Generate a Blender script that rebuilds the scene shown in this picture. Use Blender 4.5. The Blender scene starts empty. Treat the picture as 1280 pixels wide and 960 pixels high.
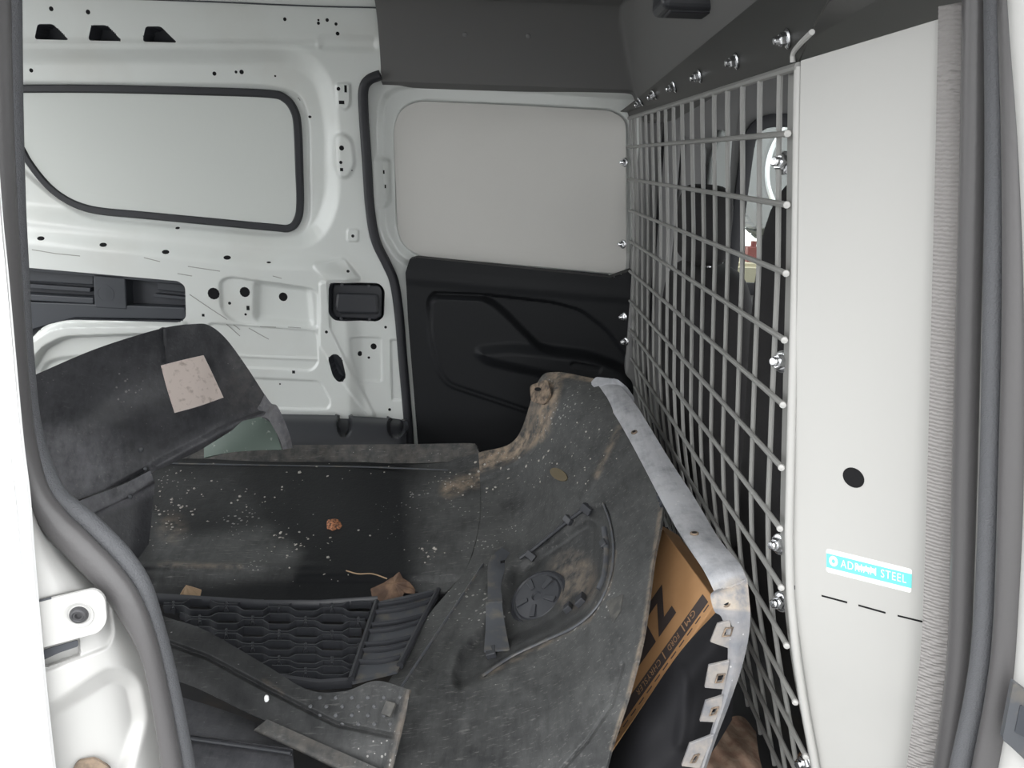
import bpy, bmesh, math, random
import numpy as np
from mathutils import Vector, Matrix
random.seed(7); rng = np.random.default_rng(7)
scene = bpy.context.scene
COL = scene.collection

# ---------------------------------------------------------------- camera
F = 1074.0; TH = math.radians(14.7); RO = 0.035; CZ = 0.88       # focal length in px of a 1280x960 frame
w_ = np.array([0, math.cos(TH), -math.sin(TH)]); u0 = np.array([0, math.sin(TH), math.cos(TH)]); r0 = np.array([1., 0, 0])
r_ = r0*math.cos(RO) + u0*math.sin(RO); u_ = u0*math.cos(RO) - r0*math.sin(RO)
C0 = np.array([0, 0, CZ])
cam = bpy.data.cameras.new('camera'); cam.sensor_fit = 'HORIZONTAL'; cam.sensor_width = 36; cam.lens = 36*F/1280
cam.clip_start = 0.02; cam.clip_end = 200
camo = bpy.data.objects.new('camera', cam); COL.objects.link(camo)
m = Matrix.Identity(4)
for i in range(3):
    m[i][0] = r_[i]; m[i][1] = u_[i]; m[i][2] = -w_[i]; m[i][3] = C0[i]
camo.matrix_world = m
scene.camera = camo

# ---------------------------------------------------------------- light: an overcast sky
world = bpy.data.worlds.new('overcast_sky'); scene.world = world; world.use_nodes = True
bg = world.node_tree.nodes['Background']; bg.inputs[0].default_value = (0.96, 0.975, 0.985, 1); bg.inputs[1].default_value = 3.3
sun = bpy.data.lights.new('soft_sun', 'SUN'); sun.energy = 1.5; sun.angle = math.radians(60); sun.color = (1, .97, .93)
suno = bpy.data.objects.new('soft_sun', sun); COL.objects.link(suno); suno.rotation_euler = (math.radians(48), 0, math.radians(-18))
vs = scene.view_settings
scene.display_settings.display_device = 'sRGB'
vs.view_transform = 'Standard'; vs.look = 'None'; vs.gamma = 1; vs.use_curve_mapping = False; vs.exposure = 0.0

# ---------------------------------------------------------------- projection helpers (photo pixel -> point in the place)
def ray(px, py):
    px = np.asarray(px, float); py = np.asarray(py, float)
    return w_ + ((px-640)/F)[..., None]*r_ - ((py-480)/F)[..., None]*u_
def at(px, py, **k):
    d = ray(px, py); (a, v), = k.items(); i = 'xyz'.index(a)
    return C0 + d*((np.asarray(v, float)-C0[i])/d[..., i])[..., None]

# ---------------------------------------------------------------- materials
MAT = {}
def mat(name, col, rough=.5, metal=0., spec=.5, coat=0., noise=None, bump=None, alpha=None, emit=None, wave=None):
    """noise=(scale, colour2, lo, hi) blends a second colour; bump=(scale, strength)"""
    mt = bpy.data.materials.new(name); mt.use_nodes = True; nt = mt.node_tree; b = nt.nodes['Principled BSDF']
    b.inputs['Base Color'].default_value = (*col, 1); b.inputs['Roughness'].default_value = rough
    b.inputs['Metallic'].default_value = metal; b.inputs['Specular IOR Level'].default_value = spec
    b.inputs['Coat Weight'].default_value = coat
    tc = nt.nodes.new('ShaderNodeTexCoord')
    if noise:
        sc, c2, lo, hi = noise
        n = nt.nodes.new('ShaderNodeTexNoise'); n.inputs['Scale'].default_value = sc; n.inputs['Detail'].default_value = 8
        nt.links.new(tc.outputs['Object'], n.inputs['Vector'])
        r = nt.nodes.new('ShaderNodeValToRGB'); r.color_ramp.elements[0].position = lo; r.color_ramp.elements[1].position = hi
        r.color_ramp.elements[0].color = (*col, 1); r.color_ramp.elements[1].color = (*c2, 1)
        nt.links.new(n.outputs['Fac'], r.inputs['Fac']); nt.links.new(r.outputs['Color'], b.inputs['Base Color'])
    if bump or wave:
        bp = nt.nodes.new('ShaderNodeBump'); bp.inputs['Distance'].default_value = .002
        if bump:
            n2 = nt.nodes.new('ShaderNodeTexNoise'); n2.inputs['Scale'].default_value = bump[0]; n2.inputs['Detail'].default_value = 4
            bp.inputs['Strength'].default_value = bump[1]
            nt.links.new(tc.outputs['Object'], n2.inputs['Vector']); nt.links.new(n2.outputs['Fac'], bp.inputs['Height'])
        else:
            n2 = nt.nodes.new('ShaderNodeTexWave'); n2.bands_direction = 'Z'; n2.inputs['Scale'].default_value = wave[0]
            n2.inputs['Distortion'].default_value = 2.5; n2.inputs['Detail'].default_value = 3; n2.inputs['Detail Scale'].default_value = 3
            bp.inputs['Strength'].default_value = wave[1]
            nt.links.new(tc.outputs['Object'], n2.inputs['Vector']); nt.links.new(n2.outputs['Fac'], bp.inputs['Height'])
        nt.links.new(bp.outputs['Normal'], b.inputs['Normal'])
    if emit:
        b.inputs['Emission Color'].default_value = (*emit[:3], 1); b.inputs['Emission Strength'].default_value = emit[3]
    MAT[name] = mt
    return mt
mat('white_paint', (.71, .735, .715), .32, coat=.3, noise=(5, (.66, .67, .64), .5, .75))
mat('body_white_lit', (.80, .80, .80), .3, coat=.4)  # paler copy of the white body paint: glaring daylight put into the colour
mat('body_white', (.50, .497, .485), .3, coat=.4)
mat('blank_cool', (.64, .665, .64), .55)
mat('blank_warm', (.67, .66, .63), .6, noise=(3, (.64, .63, .60), .4, .7))
mat('gap_shade', (.060, .064, .075), .6)  # shade inside the wall cavities put into the colour; also seams and slots
mat('rubber', (.022, .023, .028), .55)
mat('rubber_seal', (.095, .092, .094), .34, bump=(220, .15))
mat('flocked_seal', (.095, .098, .106), .62, bump=(700, .6))
mat('black_trim', (.0105, .0115, .0135), .6, spec=.3, bump=(500, .12))
mat('black_plastic', (.036, .038, .044), .42, bump=(120, .06))
mat('headliner', (.15, .149, .146), .8, bump=(600, .15))
mat('cab_grey', (.20, .20, .20), .7)
mat('partition_grey', (.265, .265, .255), .45, spec=.4)  # same paint as the side panel, darker: weaker light put into the colour
mat('partition_grey_lit', (.435, .432, .418), .42, noise=(4, (.40, .398, .386), .55, .8))  # lit copy of the partition paint, its stronger light put into the colour
mat('header_grey', (.032, .032, .030), .45, spec=.3)
mat('foam_strip', (.28, .268, .262), .85, wave=(75, .55))
mat('zinc', (.75, .76, .78), .22, metal=1.)
mat('dark_steel', (.09, .09, .095), .4, metal=.6)
mat('hole_dark', (.010, .010, .011), .8, spec=.2)  # near-black colour stands in for shade inside holes; also the rubber plugs
mat('slot_black', (.045, .050, .060), .5)
mat('cardboard', (.45, .25, .115), .8, noise=(14, (.40, .215, .095), .4, .7))
mat('print_dark', (.055, .042, .040), .75)
mat('print_tan', (.40, .24, .13), .8)
mat('paper', (.74, .64, .59), .8, noise=(90, (.42, .34, .30), .56, .78))
mat('leaf', (.085, .050, .034), .8, noise=(40, (.21, .13, .08), .42, .7))
mat('leaf_pale', (.34, .24, .15), .8)
mat('rust_scrap', (.36, .15, .07), .8, noise=(250, (.06, .03, .02), .45, .6))
mat('bag_black', (.010, .010, .012), .75, spec=.25, bump=(25, .5))
mat('floor_mat', (.022, .022, .024), .75, noise=(12, (.045, .036, .030), .5, .75))
mat('dirt_floor', (.14, .085, .06), .95, noise=(60, (.20, .15, .11), .4, .7), bump=(150, .6))
mat('seat_cloth', (.018, .017, .018), .9, bump=(400, .3))
mat('mottled_green', (.10, .135, .115), .6, noise=(90, (.30, .33, .30), .62, .75))
mat('sticker_white', (.92, .93, .93), .4)
mat('sticker_cyan', (.16, .66, .64), .4)
mat('tyre', (.075, .08, .078), .8, bump=(80, .3))
mat('alloy', (.75, .76, .78), .3, metal=.7)
mat('asphalt', (.22, .22, .22), .9, noise=(3, (.28, .28, .27), .4, .6))
mat('timber', (.50, .44, .32), .8)
mat('red_paint', (.22, .05, .045), .5)
mat('ochre_plug', (.115, .090, .050), .6)
mat('dust_film', (.095, .092, .085), .8, noise=(60, (.06, .06, .058), .4, .6))
mat('tan_dirt', (.27, .205, .15), .9, noise=(90, (.10, .08, .065), .38, .62))
mat('crumb', (.36, .34, .31), .9)
mat('grey_bracket', (.075, .080, .090), .45, noise=(40, (.13, .12, .105), .5, .7))

def dusty_sheen(name, base, dust_sheen, tan, rough_dark, rough_dust_sheen, speck=(.45, .44, .42), speck_amt=.5, spec=.3):
    """black plastic whose dirt and painted sheen are stored per vertex (attributes 'dust' and 'tan'), broken up by noise, with pale specks"""
    mt = bpy.data.materials.new(name); mt.use_nodes = True; nt = mt.node_tree; L = nt.links; b = nt.nodes['Principled BSDF']; b.inputs['Specular IOR Level'].default_value = spec
    tc = nt.nodes.new('ShaderNodeTexCoord')
    def noise(sc, detail=8, rough=.6, stretch=None):
        n = nt.nodes.new('ShaderNodeTexNoise'); n.inputs['Scale'].default_value = sc; n.inputs['Detail'].default_value = detail; n.inputs['Roughness'].default_value = rough
        if stretch:
            mp = nt.nodes.new('ShaderNodeMapping'); mp.inputs['Scale'].default_value = stretch; mp.inputs['Rotation'].default_value = (0, .5, .4)
            L.new(tc.outputs['Object'], mp.inputs['Vector']); L.new(mp.outputs['Vector'], n.inputs['Vector'])
        else: L.new(tc.outputs['Object'], n.inputs['Vector'])
        return n.outputs['Fac']
    def mth(op, a, c, clamp=False):
        q = nt.nodes.new('ShaderNodeMath'); q.operation = op; q.use_clamp = clamp
        for i, v in enumerate((a, c)):
            if isinstance(v, (int, float)): q.inputs[i].default_value = v
            else: L.new(v, q.inputs[i])
        return q.outputs[0]
    def ramp(v, lo, hi):
        q = nt.nodes.new('ShaderNodeMapRange'); q.inputs[1].default_value = lo; q.inputs[2].default_value = hi; q.clamp = True
        L.new(v, q.inputs[0]); return q.outputs[0]
    def attr(n):
        q = nt.nodes.new('ShaderNodeAttribute'); q.attribute_name = n; return q.outputs['Fac']
    def mix(f, a, c):
        q = nt.nodes.new('ShaderNodeMix'); q.data_type = 'RGBA'; L.new(f, q.inputs['Factor'])
        for k, v in ((6, a), (7, c)):
            if isinstance(v, tuple): q.inputs[k].default_value = (*v, 1)
            else: L.new(v, q.inputs[k])
        return q.outputs[2]
    n1 = noise(7); n2 = noise(45); n3 = noise(160, 4); n4 = noise(30, 6, .7, (1, 9, 5)); n5 = noise(14, 8, .75, (6, 1, 2))
    d = mth('MULTIPLY', attr('dust_sheen'), mth('ADD', .30, mth('MULTIPLY', ramp(mth('ADD', mth('MULTIPLY', n1, .55), mth('ADD', mth('MULTIPLY', n2, .3), mth('MULTIPLY', n5, .35))), .44, .76), 1.25)), True)
    scr = mth('MULTIPLY', ramp(n4, .57, .70), mth('MULTIPLY', attr('dust_sheen'), .30))
    t = mth('MULTIPLY', attr('tan'), ramp(n2, .36, .62), True)
    vor = nt.nodes.new('ShaderNodeTexVoronoi'); vor.inputs['Scale'].default_value = 95; L.new(tc.outputs['Object'], vor.inputs['Vector'])
    sp = mth('MULTIPLY', mth('LESS_THAN', vor.outputs['Distance'], mth('MULTIPLY', ramp(n1, .50, .70), .30)), speck_amt)
    c = mix(d, base, dust_sheen); c = mix(scr, c, speck); c = mix(t, c, tan); c = mix(sp, c, speck)
    L.new(c, b.inputs['Base Color'])
    q = nt.nodes.new('ShaderNodeMapRange'); q.inputs[3].default_value = rough_dark; q.inputs[4].default_value = rough_dust_sheen; L.new(d, q.inputs[0])
    L.new(q.outputs[0], b.inputs['Roughness'])
    bp = nt.nodes.new('ShaderNodeBump'); bp.inputs['Strength'].default_value = .25; bp.inputs['Distance'].default_value = .002
    L.new(mth('ADD', n2, n3), bp.inputs['Height']); L.new(bp.outputs['Normal'], b.inputs['Normal'])
    MAT[name] = mt
dusty_sheen('bumper_black', (.007, .0075, .009), (.076, .078, .078), (.30, .235, .175), .35, .62)
dusty_sheen('fascia_black', (.014, .015, .018), (.19, .19, .205), (.20, .17, .14), .35, .6, speck_amt=.25)  # second colour also carries the sky's sheen, painted in
dusty_sheen('strip_sheen', (.115, .12, .135), (.46, .47, .50), (.42, .36, .29), .32, .42, speck=(.6, .6, .6), speck_amt=.6)  # black plastic: the sky's blue grey reflection is put into the colours
g = bpy.data.materials.new('window_glass'); g.use_nodes = True; nt = g.node_tree; nt.nodes.clear()
o_ = nt.nodes.new('ShaderNodeOutputMaterial'); mx = nt.nodes.new('ShaderNodeMixShader'); tr = nt.nodes.new('ShaderNodeBsdfTransparent'); gl = nt.nodes.new('ShaderNodeBsdfGlossy')
tr.inputs[0].default_value = (.82, .86, .85, 1); gl.inputs['Roughness'].default_value = .02; mx.inputs[0].default_value = .06
nt.links.new(tr.outputs[0], mx.inputs[1]); nt.links.new(gl.outputs[0], mx.inputs[2]); nt.links.new(mx.outputs[0], o_.inputs[0]); MAT['window_glass'] = g

# ---------------------------------------------------------------- mesh helpers
def mesh_data(name, V, Fc, mats, smooth=True, mi=None, sharp=40):
    me = bpy.data.meshes.new(name)
    me.from_pydata([tuple(v) for v in np.asarray(V, float).tolist()], [], Fc if isinstance(Fc, list) else Fc.tolist())
    for k in (mats if isinstance(mats, (list, tuple)) else [mats]): me.materials.append(MAT[k])
    if mi is not None: me.polygons.foreach_set('material_index', np.asarray(mi, np.int32))
    if smooth:
        me.polygons.foreach_set('use_smooth', np.ones(len(me.polygons), bool))
        if sharp: me.set_sharp_from_angle(angle=math.radians(sharp))
    me.update(); return me
def link(name, me, parent=None):
    o = bpy.data.objects.new(name, me); COL.objects.link(o)
    if parent is not None: o.parent = parent
    return o
def obj(name, V, Fc, mats, parent=None, **k): return link(name, mesh_data(name, V, Fc, mats, **k), parent)
def tag(o, label, cat=None, group=None, kind=None):
    o['label'] = label
    if cat: o['category'] = cat
    if group: o['group'] = group
    if kind: o['kind'] = kind
    return o
def empty(name, loc=(0, 0, 0)):
    o = bpy.data.objects.new(name, None); COL.objects.link(o); o.empty_display_size = .05
    return o        # parts are built in world coordinates, so the empty stays at the world origin
def merge(parts):
    V = []; Fc = []; n = 0
    for v, f in parts:
        V.append(np.asarray(v, float)); Fc += [[i+n for i in q] for q in (f if isinstance(f, list) else f.tolist())]; n += len(v)
    return np.vstack(V), Fc
def grid_faces(nr, nc, off=0, flip=False):
    i, j = np.meshgrid(np.arange(nr-1), np.arange(nc-1), indexing='ij')
    a = (i*nc+j).ravel()+off; q = np.stack([a, a+1, a+nc+1, a+nc], 1)
    return q[:, ::-1] if flip else q
def box(lo, hi):
    x0, y0, z0 = lo; x1, y1, z1 = hi
    V = [(x0,y0,z0),(x1,y0,z0),(x1,y1,z0),(x0,y1,z0),(x0,y0,z1),(x1,y0,z1),(x1,y1,z1),(x0,y1,z1)]
    return np.array(V, float), [[0,3,2,1],[4,5,6,7],[0,1,5,4],[1,2,6,5],[2,3,7,6],[3,0,4,7]]
def hexa(p):      # 8 points in the order of box()
    return np.array(p, float), [[0,3,2,1],[4,5,6,7],[0,1,5,4],[1,2,6,5],[2,3,7,6],[3,0,4,7]]
def bevel_obj(o, wd=.003, seg=2):
    md = o.modifiers.new('bevel', 'BEVEL'); md.width = wd; md.segments = seg; md.limit_method = 'ANGLE'; return o
def frame_from(n, up=(0, 0, 1)):
    n = np.asarray(n, float); n = n/np.linalg.norm(n); t = np.cross(up, n)
    if np.linalg.norm(t) < 1e-6: t = np.array([1., 0, 0])
    t = t/np.linalg.norm(t); return t, np.cross(n, t), n      # right, up, normal
def lathe(prof, c, n, seg=20, up=(0, 0, 1), cap=True):
    """prof = [(radius, height along n)...]"""
    t, b, n = frame_from(n, up); a = np.arange(seg)*2*math.pi/seg
    ring = np.cos(a)[:, None]*t + np.sin(a)[:, None]*b
    V = np.vstack([np.asarray(c)+ring*r+n*h for r, h in prof]); Fc = []
    for i in range(len(prof)-1):
        for j in range(seg):
            k = (j+1) % seg; Fc.append([i*seg+j, i*seg+k, (i+1)*seg+k, (i+1)*seg+j])
    if cap: Fc.append([(len(prof)-1)*seg+j for j in range(seg)]); Fc.append([j for j in range(seg)][::-1])
    return V, Fc
def crm(n, m_, closed=False):
    """Catmull-Rom weights: m_ samples over n control points"""
    M = np.zeros((m_, n)); t = np.linspace(0, n if closed else n-1, m_, endpoint=not closed)
    for k, s in enumerate(t):
        i = min(int(s), n-1 if closed else n-2); f = s-i
        wts = (-.5*f+f*f-.5*f**3, 1-2.5*f*f+1.5*f**3, .5*f+2*f*f-1.5*f**3, -.5*f*f+.5*f**3)
        for d, q in zip((-1, 0, 1, 2), wts):
            j = i+d
            if closed: M[k, j % n] += q
            elif j < 0: M[k, 0] += 2*q; M[k, 1] -= q
            elif j > n-1: M[k, n-1] += 2*q; M[k, n-2] -= q
            else: M[k, j] += q
    return M
def smooth_path(P, m_, closed=False):
    P = np.asarray(P, float); return crm(len(P), m_, closed) @ P
def sweep(path, prof, closed=False, up=(0, -1, 0)):
    """prof = [(side, out)...]: 'out' along a fixed 'up' made square to the path"""
    P = np.asarray(path, float); n = len(P)
    T = np.roll(P, -1, 0)-np.roll(P, 1, 0) if closed else np.gradient(P, axis=0)
    T /= np.linalg.norm(T, axis=1)[:, None]+1e-12
    U = np.asarray(up, float)-T*(T@np.asarray(up, float))[:, None]; U /= np.linalg.norm(U, axis=1)[:, None]+1e-12
    S = np.cross(T, U); k = len(prof)
    V = np.stack([P+S*a+U*b for a, b in prof], 1).reshape(-1, 3); Fc = []
    for i in range(n if closed else n-1):
        i2 = (i+1) % n
        for j in range(k):
            j2 = (j+1) % k; Fc.append([i*k+j, i*k+j2, i2*k+j2, i2*k+j])
    if not closed: Fc.append(list(range(k))); Fc.append([(n-1)*k+j for j in range(k)][::-1])
    return V, Fc
def ell(a, b, k=10): return [(a*math.cos(2*math.pi*i/k), b*math.sin(2*math.pi*i/k)) for i in range(k)]
def slab_from_grid(P, t):
    """P (nr,nc,3) front surface -> closed sheet of thickness t behind it (away from the camera)"""
    nr, nc, _ = P.shape
    du = np.gradient(P, axis=1); dv = np.gradient(P, axis=0); N = np.cross(du, dv); N /= np.linalg.norm(N, axis=2)[..., None]+1e-12
    away = P-C0; s = np.sign((N*away).sum(2).mean()); N = N*s
    B = P+N*t; V = np.vstack([P.reshape(-1, 3), B.reshape(-1, 3)]); n = nr*nc
    fl = s > 0
    Fc = np.vstack([grid_faces(nr, nc, 0, not fl), grid_faces(nr, nc, n, fl)])
    def rim(ix): a = np.array(ix); q = np.stack([a[:-1], a[1:], a[1:]+n, a[:-1]+n], 1); return q
    R = np.vstack([rim(np.arange(nc)), rim(np.arange(nc)+(nr-1)*nc)[:, ::-1], rim(np.arange(nr)*nc)[:, ::-1], rim(np.arange(nr)*nc+nc-1)])
    if not fl: R = R[:, ::-1]
    return V, np.vstack([Fc, R[:, ::-1]])
def net(ctrl, nr, nc, relief=None, t=.004):
    """ctrl[row][col] = (px, py, distance Y); smooth sheet of real thickness"""
    A = np.asarray(ctrl, float); Mr = crm(A.shape[0], nr); Mc = crm(A.shape[1], nc)
    G = np.einsum('ab,bcd,ec->aed', Mr, A, Mc)
    Y = G[..., 2]
    if relief is not None: Y = Y+relief(G[..., 0], G[..., 1])
    P = at(G[..., 0], G[..., 1], y=Y)
    V, Fc = slab_from_grid(P, t); return V, Fc, G, P
def sdf_poly(x, y, poly):
    """signed distance, negative inside"""
    P = np.asarray(poly, float); Q = np.roll(P, -1, 0); d = np.full(x.shape, 1e9); s = np.ones(x.shape)
    for (ax, ay), (bx, by) in zip(P, Q):
        ex, ey = bx-ax, by-ay; wx, wy = x-ax, y-ay; L = ex*ex+ey*ey+1e-15; tt = np.clip((wx*ex+wy*ey)/L, 0, 1)
        d = np.minimum(d, (wx-ex*tt)**2+(wy-ey*tt)**2)
        c1 = y >= ay; c2 = y < by; c3 = ex*wy > ey*wx
        s = np.where((c1 & c2 & c3) | (~c1 & ~c2 & ~c3), -s, s)
    return s*np.sqrt(d)
def sdf_line(x, y, pts):
    d = np.full(x.shape, 1e9)
    for (ax, ay), (bx, by) in zip(pts[:-1], pts[1:]):
        ex, ey = bx-ax, by-ay; wx, wy = x-ax, y-ay; tt = np.clip((wx*ex+wy*ey)/(ex*ex+ey*ey+1e-15), 0, 1)
        d = np.minimum(d, (wx-ex*tt)**2+(wy-ey*tt)**2)
    return np.sqrt(d)
def sstep(v, a, b): t = np.clip((v-a)/(b-a), 0, 1); return t*t*(3-2*t)
def rnd(pts, r, k=6):
    """polygon with rounded corners"""
    P = np.asarray(pts, float); n = len(P); out = []
    for i in range(n):
        a, p, b = P[i-1], P[i], P[(i+1) % n]; rr = r[i] if isinstance(r, (list, tuple)) else r
        la, lb = np.linalg.norm(a-p), np.linalg.norm(b-p); rr = min(rr, la*.49, lb*.49)
        p0 = p+(a-p)/la*rr; p1 = p+(b-p)/lb*rr
        for t in np.linspace(0, 1, k): out.append((1-t)**2*p0+2*t*(1-t)*p+t*t*p1)
    return np.array(out)
def plate(poly3, nrm, t, name=None):
    """flat-ish prism: poly3 (n,3) front outline, thickness t along -nrm"""
    P = np.asarray(poly3, float); n = len(P); B = P-np.asarray(nrm)*t
    Fc = [list(range(n)), [n+i for i in range(n)][::-1]]+[[i, n+i, n+(i+1) % n, (i+1) % n] for i in range(n)]
    return np.vstack([P, B]), Fc
def set_attr(o, name, vals):
    a = o.data.attributes.new(name, 'FLOAT', 'POINT'); a.data.foreach_set('value', np.asarray(vals, np.float32))

# ================================================================= THE SETTING
# ground outside and van floor
V, Fc = box((-14, -14, -.72), (14, 14, -.62)); tag(obj('ground', V, Fc, 'asphalt', smooth=False), 'grey asphalt ground outside the van', kind='structure')
FZ = -.06
V, Fc = box((-1.65, .70, FZ-.05), (1.7, 2.36, FZ)); floor = tag(obj('floor', V, Fc, 'floor_mat', smooth=False), 'dark rubber cargo floor of the van', kind='structure')

# far side wall: pressed sheet metal as a relief over a gently leaning profile
BZ = np.array([-.1, .1, .6, .75, 1.1, 1.3]); BY = np.array([2.262, 2.262, 2.25, 2.245, 2.21, 2.18])
def base(z): return np.interp(z, BZ, BY)
def W(px, py, off=0.):
    """photo pixel -> (x, z) on the wall profile"""
    px = np.asarray(px, float); py = np.asarray(py, float); Y = np.full(px.shape, 2.23)
    for _ in range(5): p = at(px, py, y=Y); Y = base(p[..., 2])+off
    return np.stack([p[..., 0], p[..., 2]], -1)
def Wp(pts, r=0, off=0.):
    P = rnd(pts, r) if r else np.asarray(pts, float)
    q = W(P[:, 0], P[:, 1], off); return q
def relief_sheet(name, outline, feats, hards, cell, mats, parent=None, off=0., thick=.0):
    """outline: pixel polygon of the sheet; feats: (poly_xz, dY, width); hards: sharp pockets (poly_xz, dY, material index)"""
    O = Wp(outline, 0, off); x0, z0 = O.min(0)-.01; x1, z1 = O.max(0)+.01
    xs = np.arange(x0, x1, cell); zs = np.arange(z0, z1, cell); X, Z = np.meshgrid(xs, zs); D = np.zeros(X.shape)
    so = sdf_poly(X, Z, O); sharp = [(so, None)]
    def snap(X, Z, s):
        gz, gx = np.gradient(s, cell); g2 = gx*gx+gz*gz+1e-9; near = np.abs(s) < .62*cell
        return np.where(near, X-s*gx/g2, X), np.where(near, Z-s*gz/g2, Z), near
    Xs, Zs, nearO = snap(X, Z, so)
    hs = []
    for poly, dy, mi in hards:
        s = sdf_poly(X, Z, poly); hs.append(s); gx_, gz_, near = snap(X, Z, s)
        Xs = np.where(near & ~nearO, gx_, Xs); Zs = np.where(near & ~nearO, gz_, Zs)
    for poly, dy, wd in feats:
        if callable(poly): D += poly(Xs, Zs); continue
        b0 = np.min(poly, 0)-wd*2; b1 = np.max(poly, 0)+wd*2
        msk = (X > b0[0]) & (X < b1[0]) & (Z > b0[1]) & (Z < b1[1])
        if msk.any(): D[msk] += dy*(1-sstep(sdf_poly(Xs[msk], Zs[msk], poly), -wd/2, wd/2))
    for (poly, dy, mi), s in zip(hards, hs): D += np.where(s < -.62*cell, dy, 0)
    Y = base(Zs)+off+D
    V = np.stack([Xs, Y, Zs], -1).reshape(-1, 3); nr, nc = X.shape; Fc = grid_faces(nr, nc)
    inside = (so.ravel() < .62*cell)[Fc].all(1); MI = np.zeros(len(Fc), int)
    for (poly, dy, mi), s in zip(hards, hs):
        MI[(s.ravel() < -.62*cell)[Fc].any(1)] = mi
    Fc = Fc[inside]; MI = MI[inside]
    used = np.unique(Fc); remap = np.full(len(V), -1); remap[used] = np.arange(len(used))
    return obj(name, V[used], remap[Fc], mats, parent, mi=MI, sharp=32)

CELL = .0032
seal_line = [(476, 94), (462, 100), (455, 112), (455, 140), (459, 200), (463, 260), (470, 300), (484, 330), (493, 352), (499, 390), (504, 450), (510, 520), (514, 580)]
quarter_out = [(-70, -60), (482, -60), (482, 92), (470, 96), (460, 104), (455, 140), (460, 250), (466, 300), (488, 340), (497, 390), (503, 450), (510, 560), (512, 600), (-70, 600)]
fe = []; ha = []
def soft(pts, r, dy, wd): fe.append((Wp(pts, r), dy, wd))
def hard(pts, r, dy, mi=1): ha.append((Wp(pts, r), dy, mi))
soft([(-200, 64), (360, 66), (400, 90), (414, 150), (414, 255), (392, 300), (330, 300), (-200, 240)], 40, .030, .055)      # big shallow bay round the window
soft([(-200, 262), (0, 290), (220, 312), (330, 326), (400, 326), (440, 345), (455, 700), (-200, 700)], [5,5,5,5,30,5,5,5], -.020, .05)       # lower panel stands proud: ledge under the window
soft([(-200, 50), (395, 52), (395, 58), (-200, 56)], 2, .006, .02)
soft([(-200, 100), (330, 106), (372, 116), (382, 150), (384, 275), (372, 294), (340, 296), (110, 275), (60, 250), (5, 200), (-200, 200)], 25, .008, .012)
soft([(278, 350), (290, 345), (392, 360), (399, 366), (399, 407), (392, 409), (296, 402), (280, 388)], 9, .007, .008)
soft([(322, 352), (386, 361), (391, 402), (386, 405), (321, 398)], 6, .016, .02)
soft([(262, 402), (398, 412), (400, 452), (392, 461), (262, 455)], 8, .005, .007)
soft([(262, 440), (399, 446), (399, 449), (262, 443)], 1, -.003, .005)
soft([(250, 468), (398, 474), (404, 478), (416, 500), (412, 509), (250, 506)], 6, .005, .007)
soft([(402, 352), (412, 350), (415, 408), (470, 521), (460, 521), (402, 430)], 3, -.006, .008)
soft([(439, 421), (477, 423), (477, 477), (450, 477), (440, 440)], 3, .004, .006)
soft([(488, 425), (497, 425), (503, 500), (490, 500)], 2, .005, .006)
soft([(418, 170), (428, 166), (440, 175), (444, 205), (436, 222), (424, 222), (418, 205)], 6, -.008, .012)
soft([(420, 104), (438, 104), (438, 132), (432, 138), (422, 134)], 4, -.006, .008)
soft([(392, 330), (430, 322), (452, 350), (408, 350)], 6, -.005, .01)
soft([(434, 286), (448, 286), (448, 302), (434, 302)], 4, -.004, .006)
soft([(10, 470), (36, 432), (75, 404), (236, 402), (236, 413), (90, 418), (62, 432), (40, 470)], [4, 12, 18, 3, 3, 10, 10, 4], -.022, .012)
soft([(55, 470), (62, 452), (80, 446), (170, 440), (170, 470)], 8, .010, .014)
soft([(400, 45), (470, 48), (470, 62), (400, 60)], 5, .006, .02)
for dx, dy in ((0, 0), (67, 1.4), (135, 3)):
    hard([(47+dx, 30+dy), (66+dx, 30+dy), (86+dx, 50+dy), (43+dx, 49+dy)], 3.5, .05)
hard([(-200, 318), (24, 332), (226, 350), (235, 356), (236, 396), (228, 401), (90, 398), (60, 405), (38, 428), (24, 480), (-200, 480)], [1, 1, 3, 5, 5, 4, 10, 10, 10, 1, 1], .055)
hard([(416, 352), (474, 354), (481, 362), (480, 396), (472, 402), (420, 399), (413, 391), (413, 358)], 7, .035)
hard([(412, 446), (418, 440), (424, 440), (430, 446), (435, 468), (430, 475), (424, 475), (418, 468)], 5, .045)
wall = relief_sheet('wall_far', quarter_out, fe, ha, CELL, ['white_paint', 'gap_shade'])
tag(wall, 'white painted pressed steel inner side wall of the van', kind='structure')
# rubber plugs of the wall, and black discs painting the shade in open holes
hole_me = mesh_data('hole_shade_plug', *lathe([(1, 0), (.85, .18), (.0001, .05)], (0, 0, 0), (0, -1, 0), 12, cap=False), 'hole_dark')
def far_point(px, py, relief=0.):
    q = W(px, py); return np.array([q[0], base(q[1])+relief, q[1]])
from mathutils.bvhtree import BVHTree
def bvh_of(o): return BVHTree.FromPolygons([v.co for v in o.data.vertices], [p.vertices for p in o.data.polygons])
wall_bvh = bvh_of(wall)
def cast(bvh, px, py):
    d = Vector(ray(px, py)).normalized(); h = bvh.ray_cast(Vector(C0), d); return (np.array(h[0]), np.array(h[1])) if h[0] else (None, None)
def hole_disc(px, py, r, bvh, parent, sx=1., sz=1., square=False):
    p, n = cast(bvh, px, py)
    if p is None: return
    if n[1] > 0: n = -n
    o = link('hole_shade_plug', sq_me if square else hole_me, parent)
    R = Vector(n).to_track_quat('-Y', 'Z').to_matrix().to_4x4()
    o.matrix_world = Matrix.Translation(Vector(p)) @ R @ Matrix.Diagonal((r*sx, r*.35, r*sz, 1))
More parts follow.
